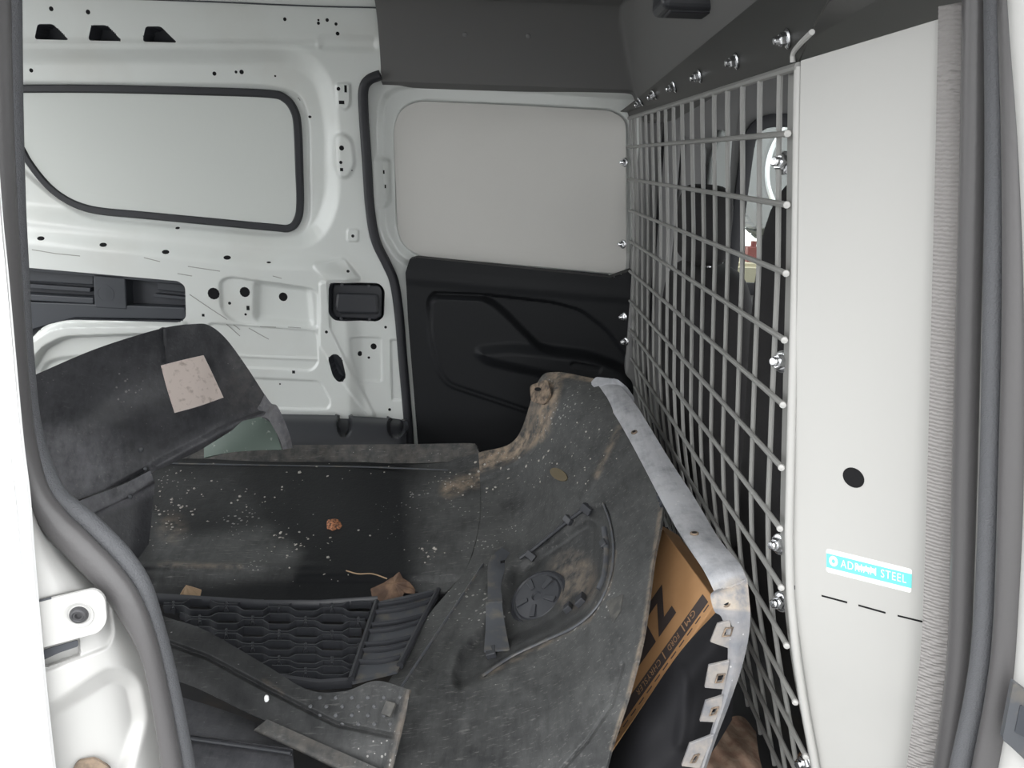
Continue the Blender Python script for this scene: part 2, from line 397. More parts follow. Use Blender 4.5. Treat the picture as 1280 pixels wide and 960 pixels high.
V, Fc = box((-1, -.15, -1), (1, .02, 1)); sq_me = mesh_data('square_hole_shade', V, Fc, 'hole_dark', smooth=False)
S1 = .0021   # metres per pixel on the far wall
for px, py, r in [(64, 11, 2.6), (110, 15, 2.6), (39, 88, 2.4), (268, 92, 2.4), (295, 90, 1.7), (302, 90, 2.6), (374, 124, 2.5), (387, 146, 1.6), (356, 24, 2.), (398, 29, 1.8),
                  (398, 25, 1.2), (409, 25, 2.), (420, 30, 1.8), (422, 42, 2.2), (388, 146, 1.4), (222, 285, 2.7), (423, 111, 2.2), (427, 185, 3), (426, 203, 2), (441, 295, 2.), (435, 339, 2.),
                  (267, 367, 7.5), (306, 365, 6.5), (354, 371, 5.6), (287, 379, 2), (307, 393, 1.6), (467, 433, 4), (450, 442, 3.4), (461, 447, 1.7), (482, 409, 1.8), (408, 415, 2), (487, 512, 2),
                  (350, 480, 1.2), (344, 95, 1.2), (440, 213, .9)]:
    hole_disc(px, py, r*S1, wall_bvh, wall)
for px, py in [(51, 298), (129, 306), (207, 315), (284, 322)]: hole_disc(px, py, 4.6*S1, wall_bvh, wall, 1, .62)
hole_disc(336, 328, 2.2*S1, wall_bvh, wall, 1.3, .6)
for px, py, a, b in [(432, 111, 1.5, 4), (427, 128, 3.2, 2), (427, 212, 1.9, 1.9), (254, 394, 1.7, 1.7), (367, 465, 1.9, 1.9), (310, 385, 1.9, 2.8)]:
    hole_disc(px, py, S1, wall_bvh, wall, a, b, True)
# window blank in its black rubber gasket
gask = [(-60, 113), (0, 110), (120, 110), (250, 113), (330, 116), (352, 122), (364, 138), (368, 160), (370, 210), (371, 255), (368, 275), (358, 286), (335, 285), (250, 277), (165, 269), (122, 265), (98, 260), (77, 251), (57, 237), (41, 220), (27, 201), (10, 175), (-30, 150), (-60, 140)]
q = W(np.array(gask)[:, 0], np.array(gask)[:, 1]); P = np.stack([q[:, 0], base(q[:, 1])+.036, q[:, 1]], 1); P = smooth_path(P, 160, True)
gk = obj('rubber_gasket', *sweep(P, [(-.0095, -.004), (-.010, .006), (-.006, .0115), (.006, .0115), (.010, .006), (.0095, -.004)], True), 'rubber', wall)
n = len(P)
cx = np.array([-1.0, base(.85)+.0385, .85]); ringf = [[i, (i+1) % n, n] for i in range(n)]
Pb = P.copy(); Pb[:, 1] = base(Pb[:, 2])+.030
obj('window_blank', *plate(Pb[::-1], (0, -1, 0), .003), 'blank_cool', wall, smooth=False)
# black plastic liner in the long slot, and its shelves
def wallbox(name, pts, y0, y1, m_, parent, bev=.003):
    q = W(np.array(pts, float)[:, 0], np.array(pts, float)[:, 1]); yb = base(q[:, 1])
    front = np.stack([q[:, 0], yb+y0, q[:, 1]], 1); back = np.stack([q[:, 0], yb+y1, q[:, 1]], 1); k = len(q)
    Fc = [list(range(k)), [k+i for i in range(k)][::-1]]+[[i, k+i, k+(i+1) % k, (i+1) % k] for i in range(k)]
    o = obj(name, np.vstack([front, back]), Fc, m_, parent, smooth=False)
    if bev: bevel_obj(o, bev)
    return o
liner = wallbox('slot_liner', [(10, 376), (232, 384), (235, 399), (95, 397), (10, 420)], -.006, .05, 'slot_black', wall)
wallbox('slot_liner_shelf', [(8, 366), (118, 372), (118, 380), (8, 374)], -.004, .05, 'slot_black', wall)
wallbox('slot_liner_box', [(118, 341), (158, 345), (160, 386), (120, 384)], -.008, .05, 'slot_black', wall)
wallbox('slot_liner_tray', [(8, 334), (112, 344), (112, 358), (8, 352)], .022, .05, 'slot_black', wall)
wallbox('slot_liner_tray', [(192, 353), (230, 357), (230, 368), (192, 364)], .022, .05, 'slot_black', wall)
wallbox('slot_liner_rail', [(10, 354), (110, 361), (110, 366), (10, 359)], .012, .05, 'slot_black', wall, .001)
wallbox('slot_liner_rail', [(190, 368), (230, 372), (230, 376), (190, 372)], .012, .05, 'slot_black', wall, .001)
wallbox('slot_liner_lip', [(8, 331), (224, 349), (231, 353), (231, 355), (8, 335)], -.008, .02, 'slot_black', wall, .001)
p, nn = far_point(139, 365, -.030), np.array([0, -1., 0])
obj('embossed_ring', *lathe([(.022, 0), (.022, .002), (.020, .002), (.020, .0005)], p+np.array([0, .0, 0]), nn, 24, cap=False), 'slot_black', wall)
# black handle cup
cup = wallbox('handle_cup', [(418, 355), (474, 357), (478, 364), (477, 395), (470, 399), (420, 397), (416, 389), (416, 360)], -.004, .03, 'black_plastic', wall, .004)
wallbox('handle_cup_bulge', [(422, 365), (474, 367), (475, 392), (424, 391), (420, 383)], -.020, .0, 'black_plastic', wall, .008)
for px, py in [(430, 354), (463, 356), (429, 396), (464, 397)]:
    obj('rivet', *lathe([(.005, 0), (.004, .002), (.0001, .0025)], far_point(px, py, -.0265), (0, -1, 0), 10, cap=False), 'black_plastic', wall)
# scratches on the paint are thin dark marks with shapes of their own
mat('scuff', (.33, .33, .31), .7)
for pts in [[(237, 368), (262, 385), (282, 398), (300, 412)], [(311, 410), (325, 418), (336, 424)], [(283, 405), (300, 420)], [(325, 408), (345, 409)], [(360, 409), (376, 410)], [(235, 333), (262, 337), (275, 339)],
            [(341, 345), (352, 348)], [(40, 312), (70, 317), (100, 320)], [(180, 322), (200, 327)], [(222, 342), (240, 345)]]:
    q = [cast(wall_bvh, a, b)[0] for a, b in pts]
    if all(v is not None for v in q): obj('scuff_mark', *sweep(np.array(q)+np.array([0, -.0003, 0]), ell(.0011, .0004, 6)), 'scuff', wall)
# rubber step along the foot of the wall
V, Fc, G, P = net([[(-60, 500, 2.21), (150, 510, 2.21), (330, 517, 2.21), (420, 519, 2.21), (490, 523, 2.21), (505, 526, 2.21)],
                   [(-60, 512, 2.16), (150, 522, 2.16), (330, 529, 2.16), (420, 531, 2.16), (490, 535, 2.16), (507, 540, 2.17)],
                   [(-60, 545, 2.12), (150, 552, 2.12), (330, 557, 2.12), (420, 560, 2.12), (490, 563, 2.12), (509, 566, 2.13)],
                   [(-60, 600, 2.10), (150, 605, 2.10), (330, 610, 2.10), (420, 612, 2.10), (490, 614, 2.10), (511, 616, 2.11)]], 40, 200,
                  lambda x, y: .05*(1-sstep(np.hypot((x-430)/9, (y-530)/16), .75, 1.05))+.05*(1-sstep(np.hypot((x-495)/11, (y-533)/14), .75, 1.05)), .01)
tag(obj('trim_1', V, Fc, 'black_plastic'), 'dark rubber step moulding along the foot of the white wall', kind='structure')

# far sliding door: white pressed frame, warm grey blank, black trim panel
door = tag(empty('door_1'), 'closed far side sliding door with grey blank and black inner trim', kind='structure')
fe = []; ha = []
def Wd(pts, r=0): return Wp(pts, r, .02)
def softd(pts, r, dy, wd): fe.append((Wd(pts, r), dy, wd))
softd([(476, 112), (540, 104), (800, 122), (800, 360), (530, 338), (500, 326), (478, 290), (474, 200)], [30, 20, 5, 5, 8, 15, 15, 10], .014, .014)
softd([(492, 160), (500, 136), (520, 125), (640, 130), (768, 137), (786, 150), (790, 345), (760, 345), (525, 322), (505, 308), (496, 290)], 14, .012, .008)
softd([(470, 198), (486, 200), (486, 255), (472, 262)], 5, .008, .012)
dframe = relief_sheet('door_frame', [(455, 100), (470, 92), (560, 85), (812, 105), (815, 560), (812, 620), (520, 620), (506, 420), (492, 350), (462, 290), (456, 200)], fe, [], .0035, ['white_paint'], door, .02)
df_bvh = bvh_of(dframe)
for px, py in [(480, 215), (481, 233)]: hole_disc(px, py, S1, df_bvh, door, 1.6, 2.2, True)
def walloutline(pts, r, y0): 
    q = Wp(pts, r, .02); return np.stack([q[:, 0], base(q[:, 1])+y0, q[:, 1]], 1)
pan = walloutline([(491, 160), (499, 137), (520, 126), (640, 131), (766, 138), (783, 150), (784, 344), (525, 321), (504, 308), (496, 290)], 14, .034)
obj('door_blank', *plate(pan[::-1], (0, -1, 0), .004), 'blank_warm', door, smooth=False)
q = np.array([far_point(a, b, .026) for a, b in [(528, 325), (640, 334), (762, 345)]]); obj('gap_seal', *sweep(smooth_path(q, 12), ell(.0016, .0016, 6)), 'rubber', door)
# black sculpted trim panel
fe = []
def softt(pts, r, dy, wd): fe.append((Wp(pts, r, -.02), dy, wd))
softt([(500, 340), (800, 366), (800, 378), (500, 352)], 3, -.004, .025)
softt([(535, 376), (542, 366), (600, 368), (690, 378), (726, 388), (758, 412), (783, 446), (800, 470), (800, 560), (560, 480), (548, 462), (538, 420)], [8, 10, 10, 10, 10, 10, 10, 3, 3, 20, 20, 10], .016, .012)
softt([(538, 376), (545, 370), (605, 372), (624, 384), (672, 432), (688, 438), (735, 444), (770, 456), (795, 474), (800, 560), (560, 480), (548, 462), (538, 420)], [8, 8, 12, 12, 8, 8, 8, 8, 3, 3, 20, 20, 10], -.024, .020)
softt([(595, 438), (640, 433), (735, 444), (775, 458), (790, 476), (790, 500), (700, 470), (610, 450)], 12, -.022, .035)
softt([(715, 449), (752, 456), (748, 463), (712, 455)], 2, .004, .006)
trim = relief_sheet('door_trim', [(512, 324), (520, 322), (764, 347), (790, 338), (830, 342), (830, 640), (529, 640), (522, 550), (514, 450), (510, 400), (507, 340)], fe, [], .0035, ['black_trim'], door, -.02)
# side skirt of the trim so that it has depth
q = Wp([(830, 640), (529, 640), (522, 550), (514, 450), (510, 400), (507, 340), (512, 324), (520, 322), (764, 347), (790, 338), (830, 342)], 0, -.02)
fr = np.stack([q[:, 0], base(q[:, 1])-.02, q[:, 1]], 1); bk = fr+np.array([0, .05, 0]); k = len(q)
obj('door_trim_edge', np.vstack([fr, bk]), [[i, i+1, k+i+1, k+i] for i in range(k-1)], 'black_trim', door, smooth=False)
# weatherstrip between the wall and the door
q = np.array([far_point(a, b, -.006) for a, b in seal_line]); P = smooth_path(q, 90)
tag(obj('trim_2', *sweep(P, ell(.0125, .014, 12)), 'rubber'), 'black rubber weatherstrip curving down the rear edge of the far sliding door', kind='structure')

# roof: bare metal behind, grey moulded headliner in front of it
V, Fc = box((-1.65, .60, 1.262), (1.8, 2.36, 1.30)); roof = tag(obj('ceiling', V, Fc, 'white_paint', smooth=False), 'bare white metal roof of the van', kind='structure')
V, Fc = box((-1.65, 2.30, -.1), (.30, 2.36, 1.27)); tag(obj('wall_outer', V, Fc, 'body_white', smooth=False), 'white outer skin of the far body side', kind='structure')
xs = np.concatenate([np.linspace(-.345, .16, 60), np.linspace(.165, .345, 70)]); ys = np.concatenate([np.linspace(.78, 2.02, 90), np.linspace(2.025, 2.255, 110)]); X, Y = np.meshgrid(xs, ys)
def headz(X, Y):
    t = np.clip((2.212-Y)/.10, 0, 1); side = 1.052+.19*(.55*t+.45*np.sqrt(np.clip(1-(1-t)**2, 0, 1))) - np.where(Y > 2.212, (Y-2.212)*.3, 0)
    edge = 1.007+.0605*np.clip(2.0-Y, 0, 1.3)
    s = np.clip((.302-X)/.085, 0, 1); front = edge-.030+.27*s
    k = 55.; return -np.log(np.exp(-k*side)+np.exp(-k*front)+np.exp(-k*1.246))/k + np.where(X > .275, 0, 0)
Z = headz(X, Y); P = np.stack([X, Y, Z], -1); nr, nc = X.shape
top = P.copy(); top[..., 2] = np.minimum(P[..., 2]+.02, 1.262); Vv = np.vstack([P.reshape(-1, 3), top.reshape(-1, 3)]); nn_ = nr*nc
ff = np.vstack([grid_faces(nr, nc, 0, True), grid_faces(nr, nc, nn_)]); a = np.arange(nr)*nc
ff = np.vstack([ff, np.stack([a[:-1], a[1:], a[1:]+nn_, a[:-1]+nn_], 1), np.stack([a[:-1]+nc-1, a[:-1]+nc-1+nn_, a[1:]+nc-1+nn_, a[1:]+nc-1], 1)])
hl = tag(obj('ceiling_liner', Vv, ff, 'headliner', sharp=50), 'grey moulded headliner over the front of the cargo bay', kind='structure')
hl_bvh = bvh_of(hl)
for px, py in [(581, 43), (660, 45)]:
    p, n_ = cast(hl_bvh, px, py)
    if p is not None:
        n_ = n_ if n_@(C0-p) > 0 else -n_
        obj('clip_button', *lathe([(.006, 0), (.005, .002), (.0001, .0028)], p, n_, 12, cap=False), 'cab_grey', hl)
def headliner_box(name, px, py, size, m_):
    p, n_ = cast(hl_bvh, px, py); return p, n_
lam = tag(empty('interior_lamp'), 'black housing of the cargo lamp under the headliner above the partition', 'lamp')
bevel_obj(obj('housing', *box((.200, 1.365, 1.102), (.300, 1.47, 1.20)), 'black_plastic', lam, smooth=False), .012, 4)
bevel_obj(obj('lens', *box((.215, 1.38, 1.099), (.285, 1.44, 1.11)), 'rubber', lam, smooth=False), .003, 2)
p, n_ = cast(hl_bvh, 720, -8)
if p is not None:
    n_ = n_ if n_@(C0-p) > 0 else -n_
    t_, b_, n_ = frame_from(n_, (0, 1, 0)); lam = tag(empty('tray'), 'black recessed tray in the headliner above the far door', 'tray')
    def ob2(name, a, b, h0, h1, m_):
        c = [p+t_*x+b_*y+n_*z for z in (h0, h1) for x, y in ((-a, -b), (a, -b), (a, b), (-a, b))]
        return bevel_obj(obj(name, *hexa(c), m_, lam, smooth=False), .012, 4)
    ob2('rim', .16, .020, -.004, .006, 'headliner'); ob2('pocket', .145, .014, .002, .008, 'black_plastic')
# thin seam line where the metal roof meets the wall
q = np.array([far_point(a, b, -.004) for a, b in [(-60, -6), (120, -2), (250, 2), (390, 8), (474, 10)]]); tag(obj('roof_seam_shade', *sweep(smooth_path(q, 20), ell(.0017, .0017, 6)), 'gap_shade'), 'dark line for the shade in the seam along the roof edge above the white wall', kind='structure')

# near side of the van: the door opening we look through
def px_sheet(name, ctrl, nr, nc, m_, t=.004, parent=None, relief=None, **k):
    V, Fc, G, P = net(ctrl, nr, nc, relief, t); o = obj(name, V, Fc, m_, parent, **k); o['__'] = 0; del o['__']; return o, G, P
Lout = [(-14, -150), (-8, 100), (0, 240), (7, 330), (17, 450), (24, 540), (31, 610), (55, 660), (84, 692), (127, 737), (157, 778), (181, 828), (195, 900), (206, 975), (210, 1010)]
Lin = [(23, -150), (25, 100), (28, 240), (32, 330), (39, 450), (50, 540), (76, 607), (100, 630), (124, 650), (161, 688), (187, 728), (204, 782), (224, 862), (246, 975), (250, 1010)]
Lm = [(.58*np.array(b)+.42*np.array(a)) for a, b in zip(Lout, Lin)]
def tube_between(name, A, B, Y, m_, fat=1.0, parent=None, depth=.012, n=120):
    A = np.array(A, float); B = np.array(B, float); Mx = crm(len(A), n); A = Mx@A; B = Mx@B
    a = at(A[:, 0], A[:, 1], y=Y); b = at(B[:, 0], B[:, 1], y=Y); c = (a+b)/2; hw = np.linalg.norm(b-a, axis=1)/2*fat
    T = np.gradient(c, axis=0); T /= np.linalg.norm(T, axis=1)[:, None]; S = (b-a)/np.linalg.norm(b-a, axis=1)[:, None]; U = np.cross(T, S); U /= np.linalg.norm(U, axis=1)[:, None]
    k = 14; ang = np.arange(k)*2*math.pi/k
    V = (c[:, None]+S[:, None]*(np.cos(ang)[None, :, None]*hw[:, None, None])+U[:, None]*(np.sin(ang)[None, :, None]*depth)).reshape(-1, 3)
    Fc = [[i*k+j, i*k+(j+1) % k, (i+1)*k+(j+1) % k, (i+1)*k+j] for i in range(n-1) for j in range(k)]
    Fc += [list(range(k)), [(n-1)*k+j for j in range(k)][::-1]]
    return obj(name, V, Fc, m_, parent)
ls = tag(empty('trim_4'), 'black rubber door seal down the rear edge of the open doorway', kind='structure')
tube_between('outer_lip', Lout, Lm, .735, 'rubber_seal', 1.06, ls, .012)
tube_between('flocked_bulb', Lm, Lin, .752, 'flocked_seal', 1.02, ls, .010)
# white rear jamb with striker plate
jl = [(28, 610), (50, 655), (80, 690), (122, 736), (152, 778), (176, 828), (190, 900), (206, 1010)]
jr = [(36, 600), (38, 645), (40, 690), (44, 736), (47, 778), (51, 828), (57, 900), (67, 1010)]
ctrl = [[(b[0], b[1], .70), (b[0]*.6+a[0]*.4, b[1]*.6+a[1]*.4, .712), (b[0]*.25+a[0]*.75+2, b[1]*.25+a[1]*.75, .735), (a[0]+12, a[1]-6, .775)] for a, b in zip(jl, jr)]
def jrel(x, y):
    pock = rnd([(30, 760), (44, 752), (122, 733), (136, 745), (142, 790), (136, 808), (60, 838), (30, 845)], 8)
    d = .0045*(1-sstep(sdf_poly(x, y, pock), -3, 3))
    low = rnd([(30, 905), (90, 870), (140, 838), (168, 850), (178, 900), (150, 990), (30, 1000)], 14)
    d += .014*(1-sstep(sdf_poly(x, y, low), -14, 10))
    slot = rnd([(30, 812), (98, 796), (100, 818), (60, 832), (30, 838)], 4)
    d += .010*(1-sstep(sdf_poly(x, y, slot), -1.5, 1.5))
    return d
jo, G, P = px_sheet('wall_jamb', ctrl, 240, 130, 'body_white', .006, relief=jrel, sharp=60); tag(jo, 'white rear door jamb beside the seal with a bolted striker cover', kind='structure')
jp = [[(34, 770, .696), (80, 758, .7015), (124, 744, .7085)], [(34, 790, .696), (82, 778, .7015), (129, 762, .7085)], [(34, 815, .696), (84, 800, .7015), (128, 786, .7085)]]
def rounded_net(name, ctrl, outline, m_, parent, t=.002, n=60):
    A = np.asarray(ctrl, float); Pn = at(A[..., 0], A[..., 1], y=A[..., 2]).reshape(-1, 3)
    c = Pn.mean(0); U, S, Vt = np.linalg.svd(Pn-c); nrm = Vt[2]; nrm = nrm if nrm@(C0-c) > 0 else -nrm
    d = ray(outline[:, 0], outline[:, 1]); s = ((c-C0)@nrm)/(d@nrm); P3 = C0+d*s[:, None]
    V, Fc = plate(P3, nrm, t); o = obj(name, V, Fc, m_, parent, smooth=False); return o, c, nrm
def plane_pt(c, nrm, px, py): d = ray(px, py); return C0+d*(((c-C0)@nrm)/(d@nrm))
spl, c_, n_ = rounded_net('striker_cover', jp, rnd([(40, 754), (118, 736), (131, 746), (134, 777), (124, 791), (46, 812)], [1, 10, 9, 9, 10, 1]), 'body_white', jo, .004); bevel_obj(spl, .0012)
p = plane_pt(c_, n_, 99, 768)
obj('screw_recess', *lathe([(.0125, 0), (.0125, .0012), (.0105, .0006), (.0100, .0003)], p, n_, 28, cap=False), 'body_white', jo)
obj('torx_screw', *lathe([(.0082, 0), (.0082, .002), (.0068, .0042), (.0052, .0046), (.0045, .0036), (.0030, .0036), (.0022, .001)], p, n_, 24, cap=True), 'dark_steel', jo)
obj('striker_slot_shade', *rounded_net('tmp', jp, rnd([(46, 815), (97, 800), (98, 808), (74, 816), (48, 828)], 3), 'gap_shade', None, .001)[0].data.copy().pop() if False else (lambda r: ([tuple(v.co) for v in r.data.vertices], [list(f.vertices) for f in r.data.polygons], (bpy.data.objects.remove(r), 'gap_shade')[1]))(rounded_net('tmp', [[(a, b, y+.006) for a, b, y in row] for row in jp], rnd([(46, 815), (97, 800), (98, 808), (74, 816), (48, 828)], 3), 'gap_shade', None, .001)[0]), jo, smooth=False)
obj('jamb_gap_shade', *(lambda r: ([tuple(v.co) for v in r.data.vertices], [list(f.vertices) for f in r.data.polygons], (bpy.data.objects.remove(r), 'gap_shade')[1]))(rounded_net('tmp', jp, np.array([(40, 752.5), (64, 746.5), (64, 749), (40, 755)]), 'gap_shade', None, .001)[0]), jo, smooth=False)
obj('lower_catch', *rounded_net('tmp2', [[(90, 945, .715), (150, 945, .725)], [(90, 975, .715), (150, 975, .725)]], rnd([(88, 968), (96, 952), (118, 948), (138, 960), (142, 990), (86, 995)], 6), 'dark_steel', None, .003)[0].data.copy().name and (lambda r: ([tuple(v.co) for v in r.data.vertices], [list(f.vertices) for f in r.data.polygons], (bpy.data.objects.remove(r), 'tan_dirt')[1]))(bpy.data.objects['tmp2']), jo, smooth=False)
# open sliding door parked outside, rearward of the opening
V, Fc, G, P = net([[(-260, y-8, .684), (-120, y-4, .684), (x-14, y, .686), (x, y, .690), (x+2, y, .705)] for x, y in [(-16, -150), (-14, -60), (-10, 100), (0, 260), (8, 350), (24, 540), (33, 620), (38, 690), (46, 790), (56, 900), (70, 1030)]], 80, 30, None, .010)
tag(obj('door_2', V, Fc, 'body_white_lit'), 'bright white edge of the open near sliding door', kind='structure')
# closed bodywork out of view that keeps the daylight to the openings
V, Fc = merge([box((-1.65, .60, 1.13), (1.8, .76, 1.30)), box((-1.65, .68, -.62), (-.50, .78, 1.13)), box((.52, .60, -.62), (1.8, .72, .62)), box((-.50, .70, -.62), (.52, .78, -.08)), box((.52, .60, .62), (.68, .70, 1.13))])
tag(obj('unseen_wall_near', V, Fc, 'body_white', smooth=False), 'unseen white near body side framing the open doorway', kind='structure')

# right (front) edge of the doorway
ST_l = [(1176, -40), (1174, 8), (1170, 200), (1165, 400), (1160, 600), (1154, 780), (1146, 870), (1134, 960), (1128, 1010)]
ST_r = [(1207, -150), (1205, 2), (1202, 200), (1197, 400), (1192, 600), (1188, 780), (1181, 870), (1169, 960), (1163, 1010)]
A_r = [(1232, -150), (1231, 0), (1229, 200), (1224, 400), (1219, 600), (1213, 780), (1205, 870), (1190, 960), (1184, 1010)]
B_l = [(1232, -150), (1232, 0), (1233, 200), (1230, 400), (1226, 600), (1218, 780), (1207, 870), (1188, 960), (1180, 1010)]
B_m = [(1250, -150), (1250, 0), (1254, 200), (1254, 400), (1249, 600), (1243, 780), (1233, 870), (1216, 960), (1208, 1010)]
B_r = [(1264, -150), (1264, 0), (1277, 200), (1284, 400), (1284, 600), (1276, 780), (1268, 870), (1252, 960), (1244, 1010)]
rs = tag(empty('trim_5'), 'black rubber door seals along the front edge of the doorway', kind='structure')
tube_between('inner_bulb', ST_r, A_r, .815, 'rubber_seal', 1.06, rs, .012)
tube_between('flocked_bulb', B_l, B_m, .775, 'flocked_seal', 1.04, rs, .010)
tube_between('outer_lip', B_m, B_r, .752, 'rubber_seal', 1.04, rs, .010)
ctrl = [[(a[0]-14, a[1], .845), (a[0]+8, a[1], .835), (b[0]+4, b[1], .79), (b[0]+30, b[1], .765)] for a, b in zip(A_r, B_m)]
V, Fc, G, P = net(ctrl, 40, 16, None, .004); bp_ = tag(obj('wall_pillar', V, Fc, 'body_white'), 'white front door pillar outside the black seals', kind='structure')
ctrl = [[(a[0]-12, a[1], .765), (a[0]+3, a[1], .735), (a[0]+60, a[1], .715), (a[0]+220, a[1], .70)] for a in B_r]
V, Fc, G, P = net(ctrl, 40, 16, None, .004); obj('pillar_flange', V, Fc, 'body_white', bp_)
latch = [[(1266, 850, .715), (1300, 875, .71)], [(1258, 925, .715), (1300, 965, .71)]]
lo_, c_, n_ = rounded_net('latch_plate', latch, rnd([(1267, 853), (1300, 878), (1300, 968), (1262, 932), (1253, 925)], [4, 1, 1, 4, 4]), 'grey_bracket', bp_, .008); bevel_obj(lo_, .002)
lo_, c_, n_ = rounded_net('latch_pocket', latch, rnd([(1275, 880), (1300, 895), (1300, 930), (1268, 915)], 3), 'slot_black', bp_, -.001)

# ================================================================= CARGO PARTITION
part = tag(empty('cargo_partition'), 'grey welded wire mesh cargo partition with solid side panel and bolts', 'partition')
PZ = np.array([-.06, .153, .229, .305, .382, .458, .61, .763, .98]); PX = np.array([.455, .402, .381, .363, .349, .340, .329, .3185, .296])
PN = np.array([.935, .948, .952, .957, .962, .966, .975, .985, .985])
def pX(y, z): return np.interp(z, PZ, PX)-.030*(y-.96)/1.3
def pN(z): return np.interp(z, PZ, PN)
FAR = 2.205
zc = np.linspace(-.05, .985, 40)
r_bar = .0034
kcols = [pN(.5)+.012+.0762*k for k in range(0, 16)]
def col_path(y): return np.stack([pX(y, zc), np.full(zc.shape, y), zc], 1)
for y in [q for q in np.arange(1.033, FAR-.01, .0770)]:
    obj('mesh_upright', *sweep(col_path(y)-np.array([r_bar, 0, 0]), ell(r_bar, r_bar, 8)), 'partition_grey', part)
rows = [.9165-.0762*k for k in range(13)]
for z in rows:
    ys_ = np.linspace(pN(z)-.006, FAR-.005, 8); far = FAR-.005
    P = np.stack([pX(ys_, z)-.0100, ys_, np.full(ys_.shape, z)], 1)
    obj('mesh_crossbar', *sweep(P, ell(r_bar*1.05, r_bar*1.05, 8), up=(0, 0, 1)), 'partition_grey', part)
    obj('weld_tip', *lathe([(.0036, 0), (.0044, .002), (.0038, .0045), (.0001, .0055)], P[0]+np.array([0, .004, 0]), (-.25, -1, 0), 10, cap=False), 'partition_grey_lit', part)
# frame: near edge round bar + flat angle behind, top bar, far channel
near = np.stack([pX(pN(zc), zc)-.0015, pN(zc)-.010, zc], 1)
obj('frame_edge_bar', *sweep(near, ell(.0052, .0052, 10)), 'partition_grey_lit', part)
q = [at(a_, b_, x=x_) for a_, b_, x_ in [(991, 78, .289), (992, 66, .288), (1002, 53, .286), (1015, 40, .284)]]; obj('frame_corner_lip', *sweep(smooth_path(q, 14), ell(.003, .003, 8)), 'partition_grey_lit', part)
def flat_strip(z_, y0, y1, dx0, thick=.003):
    F0 = np.stack([np.stack([pX(y0(z_), z_)+dx0, y0(z_), z_], 1), np.stack([pX(y1(z_), z_)+dx0, y1(z_), z_], 1)], 1)
    V, Fc = slab_from_grid(F0, thick); return V, Fc
obj('frame_angle', *flat_strip(zc, lambda z: pN(z)-.006, lambda z: pN(z)+.040, .0035), 'partition_grey', part, smooth=False)
obj('frame_angle', *flat_strip(zc, lambda z: np.full(z.shape, FAR-.014), lambda z: np.full(z.shape, FAR), .0035), 'partition_grey', part, smooth=False)
yy = np.linspace(.972, FAR, 12); P = np.stack([pX(yy, .985)-.003, yy, np.full(12, .985)], 1); obj('frame_top_bar', *sweep(P, ell(.0048, .0048, 8), up=(0, 0, 1)), 'partition_grey', part)
# sheet steel header folded back over the top
prof = []
for f, dx, dz, y0 in [(0, 0, 0, .985), (0, -.002, .010, .968), (0, -.005, .016, .95), (.15, -.009, 0, .93), (.5, -.015, 0, .85), (1, -.022, .0, .74)]:
    yy = np.linspace(y0, FAR+.01, 60); edge = 1.012+.0605*np.clip(2.0-yy, -.2, 1.3)
    zz = .983+dz if f == 0 else (1-f)*.999+f*edge
    prof.append(np.stack([pX(yy, .98)-.002+dx, yy, np.broadcast_to(zz, yy.shape)], 1))
P = np.stack(prof, 1); V, Fc = slab_from_grid(P, .002); hd = obj('header_sheet', V, Fc, 'header_grey', part, sharp=25)
hd_bvh = bvh_of(hd)
def bolt_mesh():
    a = lathe([(.0105, 0), (.0110, .0015), (.0095, .0028), (.0070, .0034)], (0, 0, 0), (0, 0, 1), 20)
    b = lathe([(.0074, .002), (.0074, .0085), (.0062, .0100)], (0, 0, 0), (0, 0, 1), 6)
    c = lathe([(.0046, .009), (.0046, .0145), (.0034, .0158), (.0001, .0160)], (0, 0, 0), (0, 0, 1), 14, cap=False)
    V, Fc = merge([a, b, c]); return mesh_data('flange_nut', V, Fc, 'zinc', sharp=30)
bolt_me = bolt_mesh()
def bolt(p, n, s=1.):
    o = link('flange_nut', bolt_me, part); o.matrix_world = Matrix.Translation(Vector(p)) @ Vector(n).to_track_quat('Z', 'Y').to_matrix().to_4x4() @ Matrix.Rotation(random.random(), 4, 'Z') @ Matrix.Diagonal((s, s, s, 1))
for px, py in [(985, 48), (921, 76), (875, 95), (843, 108), (818, 118), (801, 127)]:
    p, n_ = cast(hd_bvh, px, py)
    if p is None: p = at(px, py, x=.27); n_ = np.array([-1., 0, -.3])
    n_ = n_ if n_@(C0-p) > 0 else -n_
    bolt(p, n_)
for px, py in [(981, 204), (979, 452), (976, 680), (978, 752), (1008, 952)]:
    d = ray(px, py)          # on the flat angle
    z = .5
    for _ in range(6): xx = pX(pN(z)+.01, z)+.0035; p = C0+d*((xx)/d[0]); z = p[2]
    bolt(p, (-.85, -.55, .1), 1.25)
for px, py in [(781, 203), (779, 305), (780, 396), (782, 427), (793, 512)]:
    d = ray(px, py); p = C0+d*((FAR-.02)/d[1]); bolt(p, (-.8, -.6, 0), 1.05)
bolt(at(934, 919, x=.415), (-1, -.2, .2), 1.)
